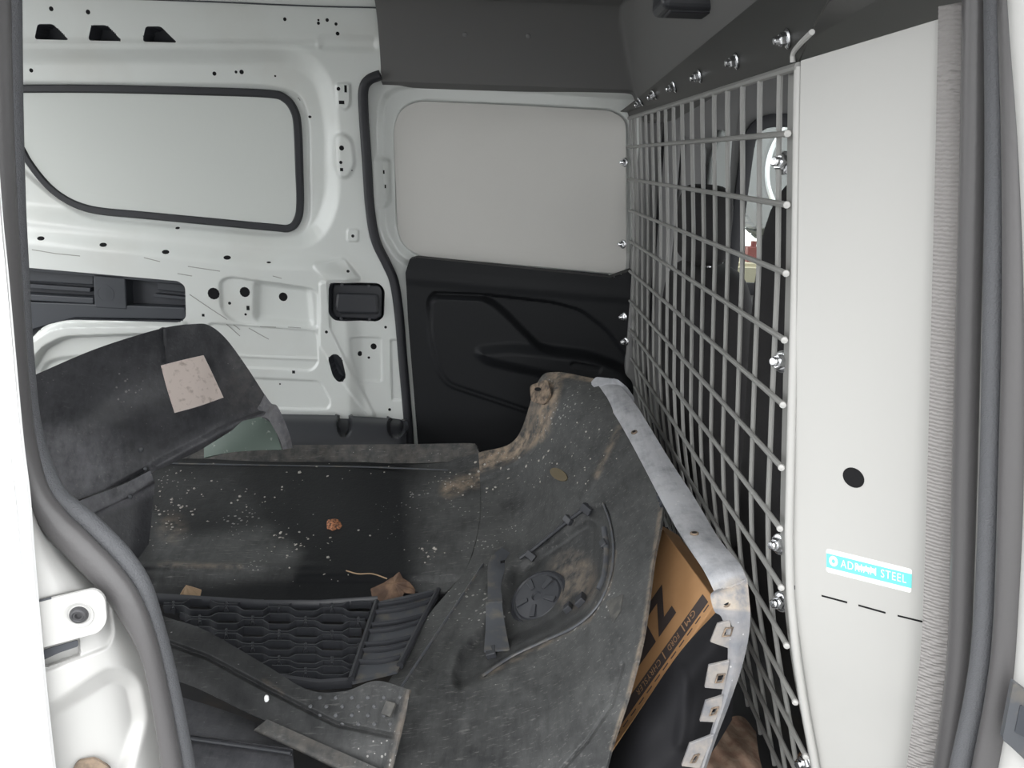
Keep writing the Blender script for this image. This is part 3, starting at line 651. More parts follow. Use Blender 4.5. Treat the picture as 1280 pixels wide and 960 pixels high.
# solid side panel towards the doorway
pl = [(1001, 76), (999, 200), (996, 400), (990, 600), (986, 735), (1000, 850), (1014, 960), (1026, 1040)]
pr = [(1180, 22), (1176, 190), (1171, 395), (1166, 598), (1161, 778), (1151, 872), (1139, 965), (1128, 1045)]
yl = [.968, .967, .966, .963, .958, .953, .948, .944]; yr = [.866, .870, .876, .882, .886, .888, .888, .888]
ctrl = [[(a[0]*(1-t)+b[0]*t, a[1]*(1-t)+b[1]*t, 1/((1-t)/c+t/d)) for t in (0, .33, .67, 1)] for a, b, c, d in zip(pl, pr, yl, yr)]
V, Fc, G, P = net(ctrl, 90, 12, None, .003); sp_ = obj('side_panel', V, Fc, 'partition_grey_lit', part, sharp=30); sp_bvh = bvh_of(sp_)
def sp_frame(px, py):
    p, n_ = cast(sp_bvh, px, py); n_ = n_ if n_@(C0-p) > 0 else -n_; return p, n_
def on_panel(pts, lift): 
    out = []
    for a, b in pts:
        p, n_ = sp_frame(a, b); out.append(p+n_*lift)
    return np.array(out), n_
a = np.arange(28)*2*math.pi/28
P, n_ = on_panel([(1067+13.4*math.cos(t)+1.5*math.sin(t), 597+12.6*math.sin(t)+2*math.cos(t)) for t in a], .0004); obj('cable_hole_shade', *plate(P[::-1], n_, .0006), 'hole_dark', sp_, smooth=False)
for x0, y0, x1, y1 in [(1027, 744.5, 1059, 753), (1073, 756.5, 1107, 766), (1122, 769.5, 1157, 778)]:
    P, n_ = on_panel([(x0, y0-1), (x1, y1-1.1), (x1, y1+1.1), (x0, y0+1)], .0004); obj('fold_slot_shade', *plate(P, n_, .0006), 'hole_dark', sp_, smooth=False)
P, n_ = on_panel([(990, 731), (994, 732), (994, 737), (990, 736)], .0005); obj('fold_slot_shade', *plate(P, n_, .0006), 'hole_dark', sp_, smooth=False)
P, n_ = on_panel(rnd([(1033, 685.5), (1140, 711.5), (1139, 741), (1033, 714.5)], 3.5), .0005); st = obj('maker_sticker', *plate(P, n_, .0004), 'sticker_white', sp_, smooth=False); st['label'] = 'white and turquoise maker sticker'
P, n_ = on_panel([(1033.2, 691), (1140, 717.5), (1139.5, 735), (1033.2, 708.5)], .0009); obj('sticker_band', *plate(P, n_, .0004), 'sticker_cyan', sp_, smooth=False)
P, n_ = on_panel([(1042+5.5*math.cos(t), 701+6.4*math.sin(t)+1.4*math.cos(t)) for t in a[::2]], .0013); obj('sticker_emblem', *plate(P[::-1], n_, .0004), 'sticker_white', sp_, smooth=False)
P, n_ = on_panel([(1042+2.2*math.cos(t), 701+2.6*math.sin(t)+.5*math.cos(t)) for t in a[::3]], .0016); obj('sticker_emblem_mark', *plate(P[::-1], n_, .0003), 'sticker_cyan', sp_, smooth=False)
def text_on(name, txt, p0, p1, ptop, m_, parent, lift=.0006, bold=0.):
    """text whose baseline runs p0 -> p1 (3d) and whose height runs to ptop; stretched to fit"""
    cu = bpy.data.curves.new(name, 'FONT'); cu.body = txt; cu.extrude = 0.0; cu.offset = 0.0 if bold < .05 else bold; cu.resolution_u = 3; cu.space_character = 1.12
    to = bpy.data.objects.new(name, cu); COL.objects.link(to); dg = bpy.context.evaluated_depsgraph_get(); dg.update()
    me = bpy.data.meshes.new_from_object(to.evaluated_get(dg)); bpy.data.objects.remove(to)
    co = np.zeros(len(me.vertices)*3); me.vertices.foreach_get('co', co); co = co.reshape(-1, 3)
    lo = co.min(0); hi = co.max(0); u = (co[:, 0]-lo[0])/(hi[0]-lo[0]); v = (co[:, 1]-lo[1])/(hi[1]-lo[1])
    p0, p1, ptop = map(np.asarray, (p0, p1, ptop)); nrm = np.cross(p1-p0, ptop-p0); nrm /= np.linalg.norm(nrm)
    Q = p0+u[:, None]*(p1-p0)+v[:, None]*(ptop-p0)+nrm*lift
    me.vertices.foreach_set('co', Q.ravel()); me.materials.clear(); me.materials.append(MAT[m_]); me.update()
    return link(name, me, parent)
b, n_ = on_panel([(1051, 708.5), (1133, 728.5), (1051, 698.5)], .0007); text_on('sticker_lettering', 'ADRIAN STEEL', *b, 'sticker_white', sp_, .0006, .02)
# foam strip on the panel's outer edge
ctrl = [[(a_[0]-1, a_[1], .862), ((a_[0]+b_[0])/2, (a_[1]+b_[1])/2, .852), (b_[0]+2, b_[1], .846)] for a_, b_ in zip(ST_l[1:], ST_r[1:])]
V, Fc, G, P = net(ctrl, 240, 10, lambda x, y: .0008*np.sin(y/1.9+.4*np.sin(y*.13)+x*.12), .008); obj('foam_edge_strip', V, Fc, 'foam_strip', part)

# ================================================================= CAB BEYOND THE MESH
V, Fc = merge([box((.30, 2.26, -.1), (.555, 2.34, 1.3)), box((.555, 2.26, -.1), (1.6, 2.34, .56)), box((.555, 2.26, 1.005), (1.6, 2.34, 1.3))])
cw = tag(obj('wall_cab', V, Fc, 'cab_grey', smooth=False), 'grey far side of the cab around the driver door window', kind='structure')
V, Fc = box((.36, .78, 1.118), (1.5, 2.26, 1.16)); tag(obj('ceiling_cab', V, Fc, 'headliner', smooth=False), 'dark grey headliner of the cab', kind='structure')
win = tag(empty('window_1'), 'far driver side door window with black rubber frame', kind='structure')
fr = rnd([(.56, .57), (1.25, .57), (1.25, .995), (.575, .995)], [.02, .02, .06, .07], 8); P = np.stack([fr[:, 0], np.full(len(fr), 2.255), fr[:, 1]], 1)
obj('window_seal', *sweep(P, [(-.016, -.004), (-.016, .008), (0, .012), (.016, .008), (.016, -.004)], True), 'rubber', win)
ctr = np.array([.9, .78]); ro = []
for x, z in fr:
    d = np.array([x, z])-ctr; k_ = min((.36 if d[0] > 0 else .355)/max(abs(d[0]), 1e-6), .235/max(abs(d[1]), 1e-6)); ro.append(ctr+d*max(k_, 1.02))
ro = np.array(ro); n = len(fr); V_ = np.vstack([np.stack([fr[:, 0], np.full(n, 2.258), fr[:, 1]], 1), np.stack([ro[:, 0], np.full(n, 2.258), ro[:, 1]], 1)])
V_ = np.vstack([V_, V_+np.array([0, .06, 0])]); Q_ = [[i, (i+1) % n, n+(i+1) % n, n+i] for i in range(n)]
obj('window_surround', V_, Q_+[[2*n+j for j in f][::-1] for f in Q_]+[[i, 2*n+i, 2*n+(i+1) % n, (i+1) % n] for i in range(n)], 'cab_grey', win, smooth=False)
obj('window_pane', *plate(P[::-1]+np.array([0, .012, 0]), (0, -1, 0), .003), 'window_glass', win, smooth=False)
# pillar trims and belt hanging by the driver door
def upright(name, pts, Y0, Y1, m_, parent):
    P = np.array(pts, float); f = np.stack([P[:, 0], np.full(len(P), Y0), P[:, 1]], 1); bk = f.copy(); bk[:, 1] = Y1; k = len(P)
    return bevel_obj(obj(name, np.vstack([f, bk]), [list(range(k)), [k+i for i in range(k)][::-1]]+[[i, k+i, k+(i+1) % k, (i+1) % k] for i in range(k)], m_, parent, smooth=False), .008, 3)
mat('pillar_light', (.46, .49, .48), .5)
upright('pillar_trim', [(.475, .36), (.535, .36), (.538, .60), (.53, .95), (.50, .97), (.48, .90)], 2.235, 2.27, 'pillar_light', cw)
upright('pillar_trim', [(.30, .2), (.40, .2), (.40, 1.05), (.30, 1.05)], 2.22, 2.27, 'cab_grey', cw)
upright('pillar_cover', [(.395, .45), (.470, .40), (.470, .92), (.41, .95)], 2.24, 2.27, 'cab_grey', cw)
bt = tag(obj('seat_belt', *sweep(np.array([[.352, 2.212, 1.0], [.352, 2.212, .8], [.352, 2.21, .5], [.36, 2.205, .25]]), [(-.022, -.001), (.022, -.001), (.022, .001), (-.022, .001)], up=(-1, 0, 0)), 'bag_black'), 'black seat belt hanging behind the driver seat', 'belt')
def superbox(c, h, e=.35, nu=36, nv=20, taper=None):
    u = np.linspace(0, 2*math.pi, nu, endpoint=False); v = np.linspace(-math.pi/2, math.pi/2, nv); U, Vv = np.meshgrid(u, v)
    f = lambda a, p: np.sign(a)*np.abs(a)**p
    X = f(np.cos(Vv), e)*f(np.cos(U), e); Y = f(np.cos(Vv), e)*f(np.sin(U), e); Z = f(np.sin(Vv), e)
    P = np.stack([X*h[0], Y*h[1], Z*h[2]], -1)
    if taper is not None: P = taper(P)
    P = P+np.asarray(c); V = P.reshape(-1, 3); Fc = []
    for i in range(nv-1):
        for j in range(nu): k = (j+1) % nu; Fc.append([i*nu+j, i*nu+k, (i+1)*nu+k, (i+1)*nu+j])
    return V, Fc
def seat(label, yc, xr, ztop, head):
    s = tag(empty('car_seat'), label, 'seat', 'seats in the cab')
    def tp(hz):
        def t(P):
            z = (P[..., 2]/hz+1)/2
            P[..., 1] *= 1-.18*z**3; P[..., 0] += -.05*z; P[..., 0] += .035*np.cos(P[..., 1]/.25*1.3); return P
        return t
    hz = (ztop-.05)/2
    obj('backrest', *superbox((xr+.10, yc, .05+hz), (.075, .245, hz), .42, taper=tp(hz)), 'seat_cloth', s, sharp=0)
    obj('cushion', *superbox((xr+.40, yc, .10), (.28, .25, .085), .45), 'seat_cloth', s, sharp=0)
    if head:
        obj('headrest', *superbox((xr+.06, yc, ztop+.085), (.045, .125, .085), .5), 'seat_cloth', s, sharp=0)
        for dy in (-.06, .06): obj('headrest_post', *sweep(np.array([[xr+.07, yc+dy, ztop-.05], [xr+.065, yc+dy, ztop+.05]]), ell(.006, .006, 8)), 'zinc', s)
    return s
seat('black cloth driver seat with headrest behind the far half of the mesh', 1.91, .345, .67, True)
seat('black cloth passenger seat behind the near half of the mesh', 1.25, .385, .875, False)
# outside, beyond the driver window: a wheel on a loaded trailer
wc = np.array([1.085, 3.25, .880]); ax = np.array([.02, -1., 0]); ax /= np.linalg.norm(ax)
wh = tag(empty('alloy_wheel'), 'alloy wheel with grey tyre seen outside through the driver window', 'wheel')
obj('tyre', *lathe([(.215, .10), (.235, .115), (.285, .105), (.305, .08), (.31, .0), (.305, -.08), (.285, -.105), (.22, -.11), (.21, 0)], wc, ax, 72), 'tyre', wh)
obj('rim', *lathe([(.222, .112), (.216, .118), (.205, .112), (.198, .09)], wc, ax, 64, cap=False), 'alloy', wh)
obj('rim_barrel', *lathe([(.198, .095), (.195, .02), (.0001, .02)], wc, ax, 48, cap=False), 'tyre', wh)
t_, b_, n_ = frame_from(ax)
for k in range(7):
    an = k*2*math.pi/7; d = t_*math.cos(an)+b_*math.sin(an); e_ = np.cross(n_, d)
    c = [wc+d*rr+e_*ww+n_*hh for hh in (.045, .075) for rr, ww in ((.04, -.02), (.2, -.013), (.2, .013), (.04, .02))]
    obj('spoke', *hexa(c), 'alloy', wh, smooth=False)
obj('hub_cap', *lathe([(.06, .04), (.058, .085), (.04, .092), (.0001, .093)], wc, ax, 24, cap=False), 'dark_steel', wh)
tread = []
for k in range(60):
    an = k*2*math.pi/60; d = t_*math.cos(an)+b_*math.sin(an); e_ = np.cross(n_, d)
    tread.append(hexa([wc+d*rr+e_*ww+n_*hh for hh in (-.075, .075) for rr, ww in ((.300, -.011), (.316, -.011), (.316, .011), (.300, .011))]))
tr = obj('tread', *merge(tread), 'tyre', wh, smooth=False); tr['kind'] = 'stuff'
tl = tag(empty('flatbed_trailer'), 'pale timber trailer bed under the wheel outside the window', 'trailer')
for k in range(4): obj('deck_plank', *box((.55+k*0, 2.95+k*.17, .525), (2.3, 3.11+k*.17, .560)), 'timber', tl, smooth=False)
obj('side_rail', *box((.55, 2.91, .44), (2.3, 2.95, .55)), 'timber', tl, smooth=False)
for x in (.75, 2.0): obj('leg', *box((x, 3.0, -.62), (x+.08, 3.5, .525)), 'dark_steel', tl, smooth=False)
tag(obj('fuel_can', *merge([box((.80, 3.00, .56), (.85, 3.06, .61)), lathe([(.010, 0), (.010, .02)], (.825, 3.03, .61), (0, 0, 1), 12)]), 'red_paint', smooth=False), 'small red can on the trailer bed by the tyre', 'can')

# ================================================================= BUMPER COVER
bumper = tag(empty('bumper_cover'), 'large dirty black plastic front bumper cover lying on the cargo floor', 'bumper')
R1, R2 = (600, 566), (590, 716)
ctrlA = [[(120, 574, 1.99), (215, 573, 1.99), (330, 575, 1.99), (450, 577, 1.98), (540, 579, 1.97), (598, 566, 1.955)],
         [(115, 600, 1.90), (210, 601, 1.90), (328, 603, 1.90), (450, 604, 1.89), (540, 606, 1.87), (600, 606, 1.85)],
         [(105, 660, 1.72), (205, 660, 1.72), (325, 662, 1.72), (450, 664, 1.71), (540, 662, 1.70), (598, 660, 1.68)],
         [(95, 712, 1.58), (200, 712, 1.58), (322, 713, 1.58), (450, 715, 1.58), (538, 712, 1.565), (582, 712, 1.555)],
         [(90, 750, 1.50), (198, 750, 1.50), (320, 751, 1.50), (450, 752, 1.50), (520, 748, 1.50), (556, 742, 1.49)]]
def relA(x, y):
    d = -.012*(1-sstep(np.abs(y-(590+.012*(x-400))), 1, 6))*0
    d += .010*sstep(y, 716, 730)
    d += -.008*(1-sstep(np.abs(y-707), 0, 7))*(1-sstep(x, 300, 430))
    return d
VA, FA, GA, PA = net(ctrlA, 120, 260, relA, .0045)
left = [(598, 566, 1.955), (600, 606, 1.85), (598, 660, 1.68), (582, 712, 1.555), (535, 770, 1.42), (492, 842, 1.255), (450, 910, 1.13), (410, 985, 1.02)]
midA = [(645, 548, 1.935), (655, 600, 1.80), (655, 660, 1.64), (645, 716, 1.49), (625, 790, 1.32), (590, 865, 1.17), (560, 930, 1.07), (530, 1005, .98)]
midB = [(672, 478, 1.93), (700, 560, 1.73), (712, 640, 1.53), (710, 720, 1.37), (698, 795, 1.24), (680, 868, 1.12), (660, 935, 1.03), (640, 1005, .955)]
midC = [(694, 465, 1.92), (745, 545, 1.66), (768, 620, 1.46), (768, 712, 1.28), (755, 795, 1.15), (735, 868, 1.06), (715, 938, .985), (696, 1005, .93)]
right = [(742, 473, 1.86), (791, 545, 1.58), (828, 618, 1.36), (816, 706, 1.205), (804, 792, 1.085), (787, 862, 1.015), (764, 936, .958), (748, 1005, .915)]
ctrlB = [list(q) for q in zip(left, midA, midB, midC, right)]
POCK = rnd([(612, 765), (640, 706), (690, 668), (738, 632), (760, 636), (768, 682), (764, 722), (742, 768), (685, 800), (604, 846), (572, 862), (566, 846), (578, 812), (602, 790)], 10)
DEEP = rnd([(618, 790), (645, 715), (695, 678), (735, 650), (748, 660), (748, 715), (732, 752), (690, 782), (628, 808)], 14)
RIDGE = [(600, 712), (548, 790), (500, 862), (470, 910)]
def relB(x, y):
    d = .020*(1-sstep(sdf_poly(x, y, POCK), -9, 5))
    d += .024*(1-sstep(sdf_poly(x, y, DEEP), -8, 6))
    d += -.007*(1-sstep(sdf_line(x, y, RIDGE), 0, 7))
    d += .008*(1-sstep(sdf_line(x, y, [(622, 724), (575, 790), (525, 862)]), 0, 8))
    d += -.004*(1-sstep(sdf_line(x, y, [(776, 530), (765, 560), (745, 595), (725, 625)]), 1, 7))
    d += -.005*(1-sstep(sdf_line(x, y, [(700, 470), (692, 505), (680, 540), (655, 570), (615, 592), (560, 610)]), 0, 6))
    d += .004*(1-sstep(sdf_line(x, y, [(778, 830), (765, 880), (735, 925), (700, 965)]), 0, 4))
    d += .003*np.sin(x*.03)*np.cos(y*.025)
    # torn, ragged outer edge
    return d
VB, FB, GB, PB = net(ctrlB, 300, 190, relB, .0045)
nA = len(VA); V = np.vstack([VA, VB]); Fc = np.vstack([FA, FB+nA])
shell = obj('shell', V, Fc, 'bumper_black', bumper, sharp=45)
def dustA(x, y):
    d = .06+0*x
    d += .85*(1-sstep(sdf_poly(x, y, np.array([(190, 645), (240, 670), (330, 655), (385, 690), (365, 722), (190, 735)])), -18, 12))
    d += .8*sstep(x, 480, 560)*(y < 740)
    d += .3*(1-sstep(sdf_poly(x, y, np.array([(190, 590), (300, 590), (320, 640), (200, 640)])), -20, 20))
    d -= .25*(1-sstep(sdf_poly(x, y, np.array([(370, 590), (500, 590), (520, 740), (370, 740)])), -20, 20))
    t = .8*(1-sstep(sdf_line(x, y, [(560, 612), (590, 600), (620, 590)]), 2, 16))+.35*(1-sstep(sdf_line(x, y, [(200, 705), (300, 708)]), 0, 6))+.25*(1-sstep(np.hypot((x-215)/25, (y-660)/25), .4, 1))
    return np.clip(d, 0, 1), np.clip(t, 0, 1)
def dustB(x, y):
    d = .85+0*x; d -= .25*(1-sstep(sdf_poly(x, y, POCK), -10, 10)); d -= .2*sstep(y, 860, 960)
    t = .95*(1-sstep(sdf_line(x, y, [(694, 468), (690, 490), (676, 540), (640, 565), (600, 580)]), 4, 14))
    t += .5*(1-sstep(sdf_line(x, y, [(672, 478), (665, 520), (640, 552), (600, 570)]), 4, 16))
    t += .8*(1-sstep(sdf_line(x, y, [(694, 466), (742, 474)]), 2, 6))
    t += .45*(1-sstep(sdf_line(x, y, [(774, 535), (745, 595)]), 1, 6))
    t += .6*(1-sstep(sdf_line(x, y, [(828, 618), (816, 706), (804, 792), (787, 862), (764, 936)]), 1, 4))
    t += .4*(1-sstep(sdf_line(x, y, [(768, 690), (760, 735), (735, 775), (690, 800), (604, 846)]), 1, 5))
    t += .35*(1-sstep(np.hypot((x-715)/40, (y-725)/45), .5, 1))
    return np.clip(d, 0, 1), np.clip(t, 0, 1)
dA, tA = dustA(GA[..., 0].ravel(), GA[..., 1].ravel()); dB, tB = dustB(GB[..., 0].ravel(), GB[..., 1].ravel())
set_attr(shell, 'dust_sheen', np.concatenate([dA, dA, dB, dB])); set_attr(shell, 'tan', np.concatenate([tA, tA, tB, tB]))
sh_bvh = bvh_of(shell)
def on_shell(px, py, lift=0., bv=None):
    bv = bv or sh_bvh; p, n_ = cast(bv, px, py); k = 0
    while p is None and k < 240:      # just off the edge: nearest part of the sheet
        k += 1; p, n_ = cast(bv, px+k*.5*math.cos(k*2.4), py+k*.5*math.sin(k*2.4))
    n_ = n_ if n_@(C0-p) > 0 else -n_; return p+n_*lift, n_
# grey flange along the top back edge
V, Fc, G, P = net([[(120, 558, 2.02), (250, 557, 2.02), (400, 556, 2.01), (520, 555, 2.0), (586, 554, 1.99), (594, 556, 1.985)],
                   [(120, 577, 1.985), (250, 577, 1.985), (400, 578, 1.98), (520, 579, 1.97), (590, 574, 1.955), (602, 571, 1.95)]], 6, 60, None, .004)
fl = obj('top_flange', V, Fc, 'bumper_black', bumper); set_attr(fl, 'dust_sheen', np.full(len(V), .75)); set_attr(fl, 'tan', np.full(len(V), .1))
# torn crust on the broken edge
for k in range(90):
    t = rng.random(); a = np.array([(812, 578), (820, 596), (827, 616), (831, 634)], float); s = t*3; i = min(int(s), 2); c = a[i]*(1-(s-i))+a[i+1]*(s-i)
    yb = np.interp(c[1], [578, 618, 640], [1.47, 1.36, 1.32]); p = at(c[0]+rng.normal(0, 1.5)-3, c[1]+rng.normal(0, 1.5), y=yb-.004)
    if k == 0: crumbs = []
    crumbs.append(lathe([(.0001, -.003), (.0022+.002*rng.random(), 0), (.0001, .003)], p, rng.normal(size=3), 5, cap=False))
oo = obj('torn_edge', *merge(crumbs), 'slot_black', bumper, smooth=False); oo['kind'] = 'stuff'
# tab with screw hole at the corner
tabp = rnd([(662, 482), (684, 474), (688, 492), (680, 506), (664, 502)], 4)
def patch(name, poly, m_, parent, lift, t=.002, bv=None):
    c, n_ = on_shell(*np.mean(poly, 0), lift, bv); d = ray(poly[:, 0], poly[:, 1]); s = ((c-C0)@n_)/(d@n_); P3 = C0+d*s[:, None]
    return obj(name, *plate(P3, n_, t), m_, parent, smooth=False)
patch('corner_tab', tabp, 'tan_dirt', bumper, .006, .004)
patch('screw_hole', np.array([(672+4*math.cos(t), 486.5+2.4*math.sin(t)) for t in a[:0].tolist() or np.arange(14)*2*math.pi/14]), 'hole_dark', bumper, .0068, .0006)
patch('sensor_plug', np.array([(698+10.5*math.cos(t)+2*math.sin(t), 593+8*math.sin(t)+2.5*math.cos(t)) for t in np.arange(24)*2*math.pi/24]), 'ochre_plug', bumper, .0015, .002)
patch('tape_scrap', rnd([(757, 752), (779, 742), (776, 762), (766, 778)], 2), 'dust_film', bumper, .0012, .001)
# lamp pocket: round cap with ribs, clip bracket, brackets
c, n_ = on_shell(676, 751, .006); t_, b_, n_ = frame_from(n_+np.array([0, -.3, .1]))
cap = obj('fog_lamp_cap', *lathe([(.060, -.012), (.058, .002), (.052, .006), (.050, .003), (.047, .003), (.044, .007), (.010, .010), (.008, .006), (.0001, .006)], c, n_, 40, cap=False), 'black_plastic', bumper)
for an in (20, 90, 160, 235, 305):
    an = math.radians(an); d = t_*math.cos(an)+b_*math.sin(an); e_ = np.cross(n_, d)
    cc = [c+d*rr+e_*ww+n_*hh for hh in (.004, .0115) for rr, ww in ((.018, -.004), (.042, -.006), (.042, .006), (.018, .004))]
    bevel_obj(obj('cap_rib', *hexa(cc), 'black_plastic', cap, smooth=False), .001)
def strap(name, pxs, Ys, wpx, m_, parent, t=.004, n=30):
    A = np.array(pxs, float); M = crm(len(A), n); A2 = M@A; Y2 = M@np.array(Ys, float); W2 = M@np.array(wpx, float)
    T = np.gradient(A2, axis=0); T /= np.linalg.norm(T, axis=1)[:, None]; S = np.stack([-T[:, 1], T[:, 0]], 1)
    L_ = A2+S*W2[:, None]/2; R_ = A2-S*W2[:, None]/2
    P = np.stack([at(L_[:, 0], L_[:, 1], y=Y2), at(A2[:, 0], A2[:, 1], y=Y2-.002), at(R_[:, 0], R_[:, 1], y=Y2)], 1)
    V, Fc = slab_from_grid(P, t); return obj(name, V, Fc, m_, parent, sharp=30)
def ysh(px, py): return on_shell(px, py)[0][1]
br = strap('lamp_bracket', [(633, 688), (622, 705), (618, 730), (619, 752)], [ysh(633, 688)-.012, ysh(622, 705)-.016, ysh(618, 730)-.018, ysh(619, 752)-.022], [14, 22, 17, 18], 'grey_bracket', bumper)
strap('lamp_bracket_foot', [(617, 752), (619, 780), (621, 812)], [ysh(619, 752)-.020, ysh(619, 780)-.016, ysh(621, 812)-.012], [20, 24, 32], 'grey_bracket', bumper)
patch('bracket_slot', np.array([(625.5, 701), (631, 700), (631, 703), (625.5, 704)]), 'hole_dark', bumper, .028, .0006)
for k, (x, y, s) in enumerate([(664, 695, 1.), (735, 636, 1.1), (712, 650, .9), (728, 752, 1.3), (712, 762, 1.), (615, 818, 1.2), (757, 682, .9)]):
    p, n_ = on_shell(x, y, .003); t_, b_, n_ = frame_from(n_, (.5, 0, 1))
    h = .007*s; cc = [p+t_*xx*h*1.5+b_*yy_*h+n_*zz for zz in (-.004, .007) for xx, yy_ in ((-1, -1), (1, -1), (1, 1), (-1, 1))]
    bevel_obj(obj('clip_block', *hexa(cc), 'black_plastic', bumper, smooth=False), .0015)
q = [on_shell(x, y, .002)[0] for x, y in [(650, 698), (668, 686), (690, 668), (712, 650), (736, 632)]]; obj('pocket_rail', *sweep(np.array(q), ell(.004, .006, 8)), 'black_plastic', bumper)
q = [on_shell(x, y, .002)[0] for x, y in [(755, 630), (764, 655), (768, 690), (763, 725), (748, 758), (720, 784), (680, 803), (640, 822), (604, 846)]]; obj('pocket_lip', *sweep(smooth_path(q, 60), ell(.0022, .003, 8)), 'grey_bracket', bumper)
q = [on_shell(x, y, .002)[0] for x, y in [(757, 660), (760, 690), (757, 720), (750, 738)]]; obj('pocket_side_strip', *sweep(smooth_path(q, 20), ell(.006, .003, 8)), 'grey_bracket', bumper)
q = [on_shell(x, y, .0015)[0] for x, y in [(604, 706), (585, 735), (548, 790), (520, 832), (503, 858)]]; obj('ridge_bead', *sweep(smooth_path(q, 40), ell(.0022, .0022, 8)), 'grey_bracket', bumper)
q = [on_shell(x, y, .001)[0] for x, y in [(215, 569.8+10), (330, 582), (450, 584), (560, 588)]]; obj('top_bead', *sweep(smooth_path(q, 20), ell(.002, .002, 6)), 'grey_bracket', bumper)

# lower grille of the bumper: wavy bars on the floor side of the shell
GZ = .048
def gp(px, py, z=GZ): return at(px, py, z=z)
grille_rows = [747, 761, 778, 795, 811, 828, 842]
x0s = [200, 205, 225, 240, 255, 300, 340]; x1s = [470, 466, 460, 455, 450, 446, 440]
grl = obj('lower_grille', *sweep(np.array([gp(190, 748), gp(330, 757), gp(400, 757), gp(472, 752)]), ell(.006, .012, 8), up=(0, 0, 1)), 'black_plastic', bumper)
for k, y0 in enumerate(grille_rows):
    if k == 0: continue
    for sgn in (-1, 1):
        pts = []; x = x0s[k]; i = 0
        while x < x1s[k]+1:
            ph = ((x-(205 if k % 2 else 238))/66.) % 1.
            prof_ = np.interp(ph, [0, .38, .5, .88, 1.], [0, 0, 1, 1, 0])
            open_ = prof_*(5.5-.25*k)
            pts.append(gp(x, y0+(y0-795)*0+sgn*(1.6+open_)*1.0+(x-330)*.012)); x += 4
        if len(pts) > 3: obj('grille_bar', *sweep(np.array(pts), ell(.0022, .009, 6), up=(0, 0, 1)), 'black_plastic', grl)
    for j in range(5):
        x = (205 if k % 2 else 238)+66*j+12.
        if x0s[k] < x < x1s[k]: obj('grille_link', *sweep(np.array([gp(x, y0-4.5+(x-330)*.012), gp(x, y0+4.5+(x-330)*.012)]), ell(.0035, .008, 6), up=(0, 0, 1)), 'black_plastic', grl)
obj('grille_bar', *sweep(np.array([gp(300, 838), gp(340, 848), gp(400, 856), gp(440, 853)]), ell(.006, .010, 8), up=(0, 0, 1)), 'black_plastic', grl)
# fluted end piece of the grille
ep = rnd([(472, 752), (546, 736), (549, 742), (497, 838), (440, 852), (437, 846)], 2); P = np.array([gp(x, y, .058) for x, y in ep])
gend = obj('grille_end', *plate(P, (0, 0, 1), .006), 'grey_bracket', bumper, smooth=False)
for y0, y1, xa, xb in [(757, 742, 470, 542), (766, 752, 468, 538), (782, 770, 464, 528), (790, 778, 460, 524), (806, 797, 455, 513), (814, 806, 452, 508), (828, 822, 447, 500)]:
    obj('grille_end_rib', *sweep(smooth_path(np.array([gp(xa, y0, .060), gp((xa+xb)/2, (y0+y1)/2+2, .061), gp(xb, y1, .060)]), 10), ell(.0042, .006, 8), up=(0, 0, 1)), 'black_plastic', gend)
obj('grille_edge', *sweep(np.array([gp(471, 753, .060), gp(459, 790, .060), gp(439, 850, .060)]), ell(.006, .007, 8), up=(0, 0, 1)), 'black_plastic', gend)
obj('grille_edge', *sweep(np.array([gp(548, 738, .060), gp(528, 776, .060), gp(500, 832, .060)]), ell(.006, .007, 8), up=(0, 0, 1)), 'black_plastic', gend)

# mounting strip with square clip tabs along the outer edge
sl = [(740, 478), (764, 512), (780, 538), (803, 580), (828, 628), (853, 670), (880, 714), (893, 740)]
sr = [(768, 473), (792, 502), (810, 530), (838, 576), (868, 622), (898, 672), (924, 704), (934, 724)]
sy = [1.855, 1.71, 1.60, 1.45, 1.29, 1.135, 1.015, .975]
P = np.stack([np.stack([at(a_[0]*(1-t)+b_[0]*t, a_[1]*(1-t)+b_[1]*t, y=y-.010*math.sin(math.pi*t)) for t in (0, .2, .5, .8, 1)]) for a_, b_, y in zip(sl, sr, sy)])
M = crm(len(P), 60); P2 = np.einsum('ab,bcd->acd', M, P); V, Fc = slab_from_grid(P2, .005)
strip = obj('mounting_strip', V, Fc, 'strip_sheen', bumper, sharp=50); strip['label'] = 'black strip with painted blue grey sheen, screw holes and clip tabs'
set_attr(strip, 'dust_sheen', np.full(len(V), .85)); tv = np.tile(np.repeat(np.linspace(0, 1, 60), 5), 2); set_attr(strip, 'tan', .8*np.clip((tv-.93)/.07, 0, 1)+.06)
st_bvh = bvh_of(strip)
# end cap of the strip
capP = rnd([(738, 478), (745, 471), (772, 474), (784, 484), (793, 497), (791, 503), (783, 507), (764, 511)], 3)
c = at(764, 490, y=1.80); n_ = np.array([-.25, -.55, .8]); n_ /= np.linalg.norm(n_); d = ray(capP[:, 0], capP[:, 1]); s = ((c-C0)@n_)/(d@n_)
o = obj('strip_end_cap', *plate(C0+d*s[:, None], n_, .008), 'strip_sheen', strip, smooth=False); set_attr(o, 'dust_sheen', np.full(len(o.data.vertices), .8)); set_attr(o, 'tan', np.zeros(len(o.data.vertices)))
for x, y in [(793, 541), (868, 668), (907, 753)]:
    if y < 730: p, n_ = on_shell(x, y, .0005, st_bvh)
    else: p, n_ = at(x, y, y=.9595), np.array([-.2, -.85, .45])
    n_ = n_/np.linalg.norm(n_)
    obj('screw_boss', *lathe([(.0062, 0), (.0062, .0022), (.0045, .0024)], p, n_, 18), 'tan_dirt', strip)
    obj('screw_hole', *lathe([(.0036, .002), (.0036, .0028)], p, n_, 14), 'hole_dark', strip)
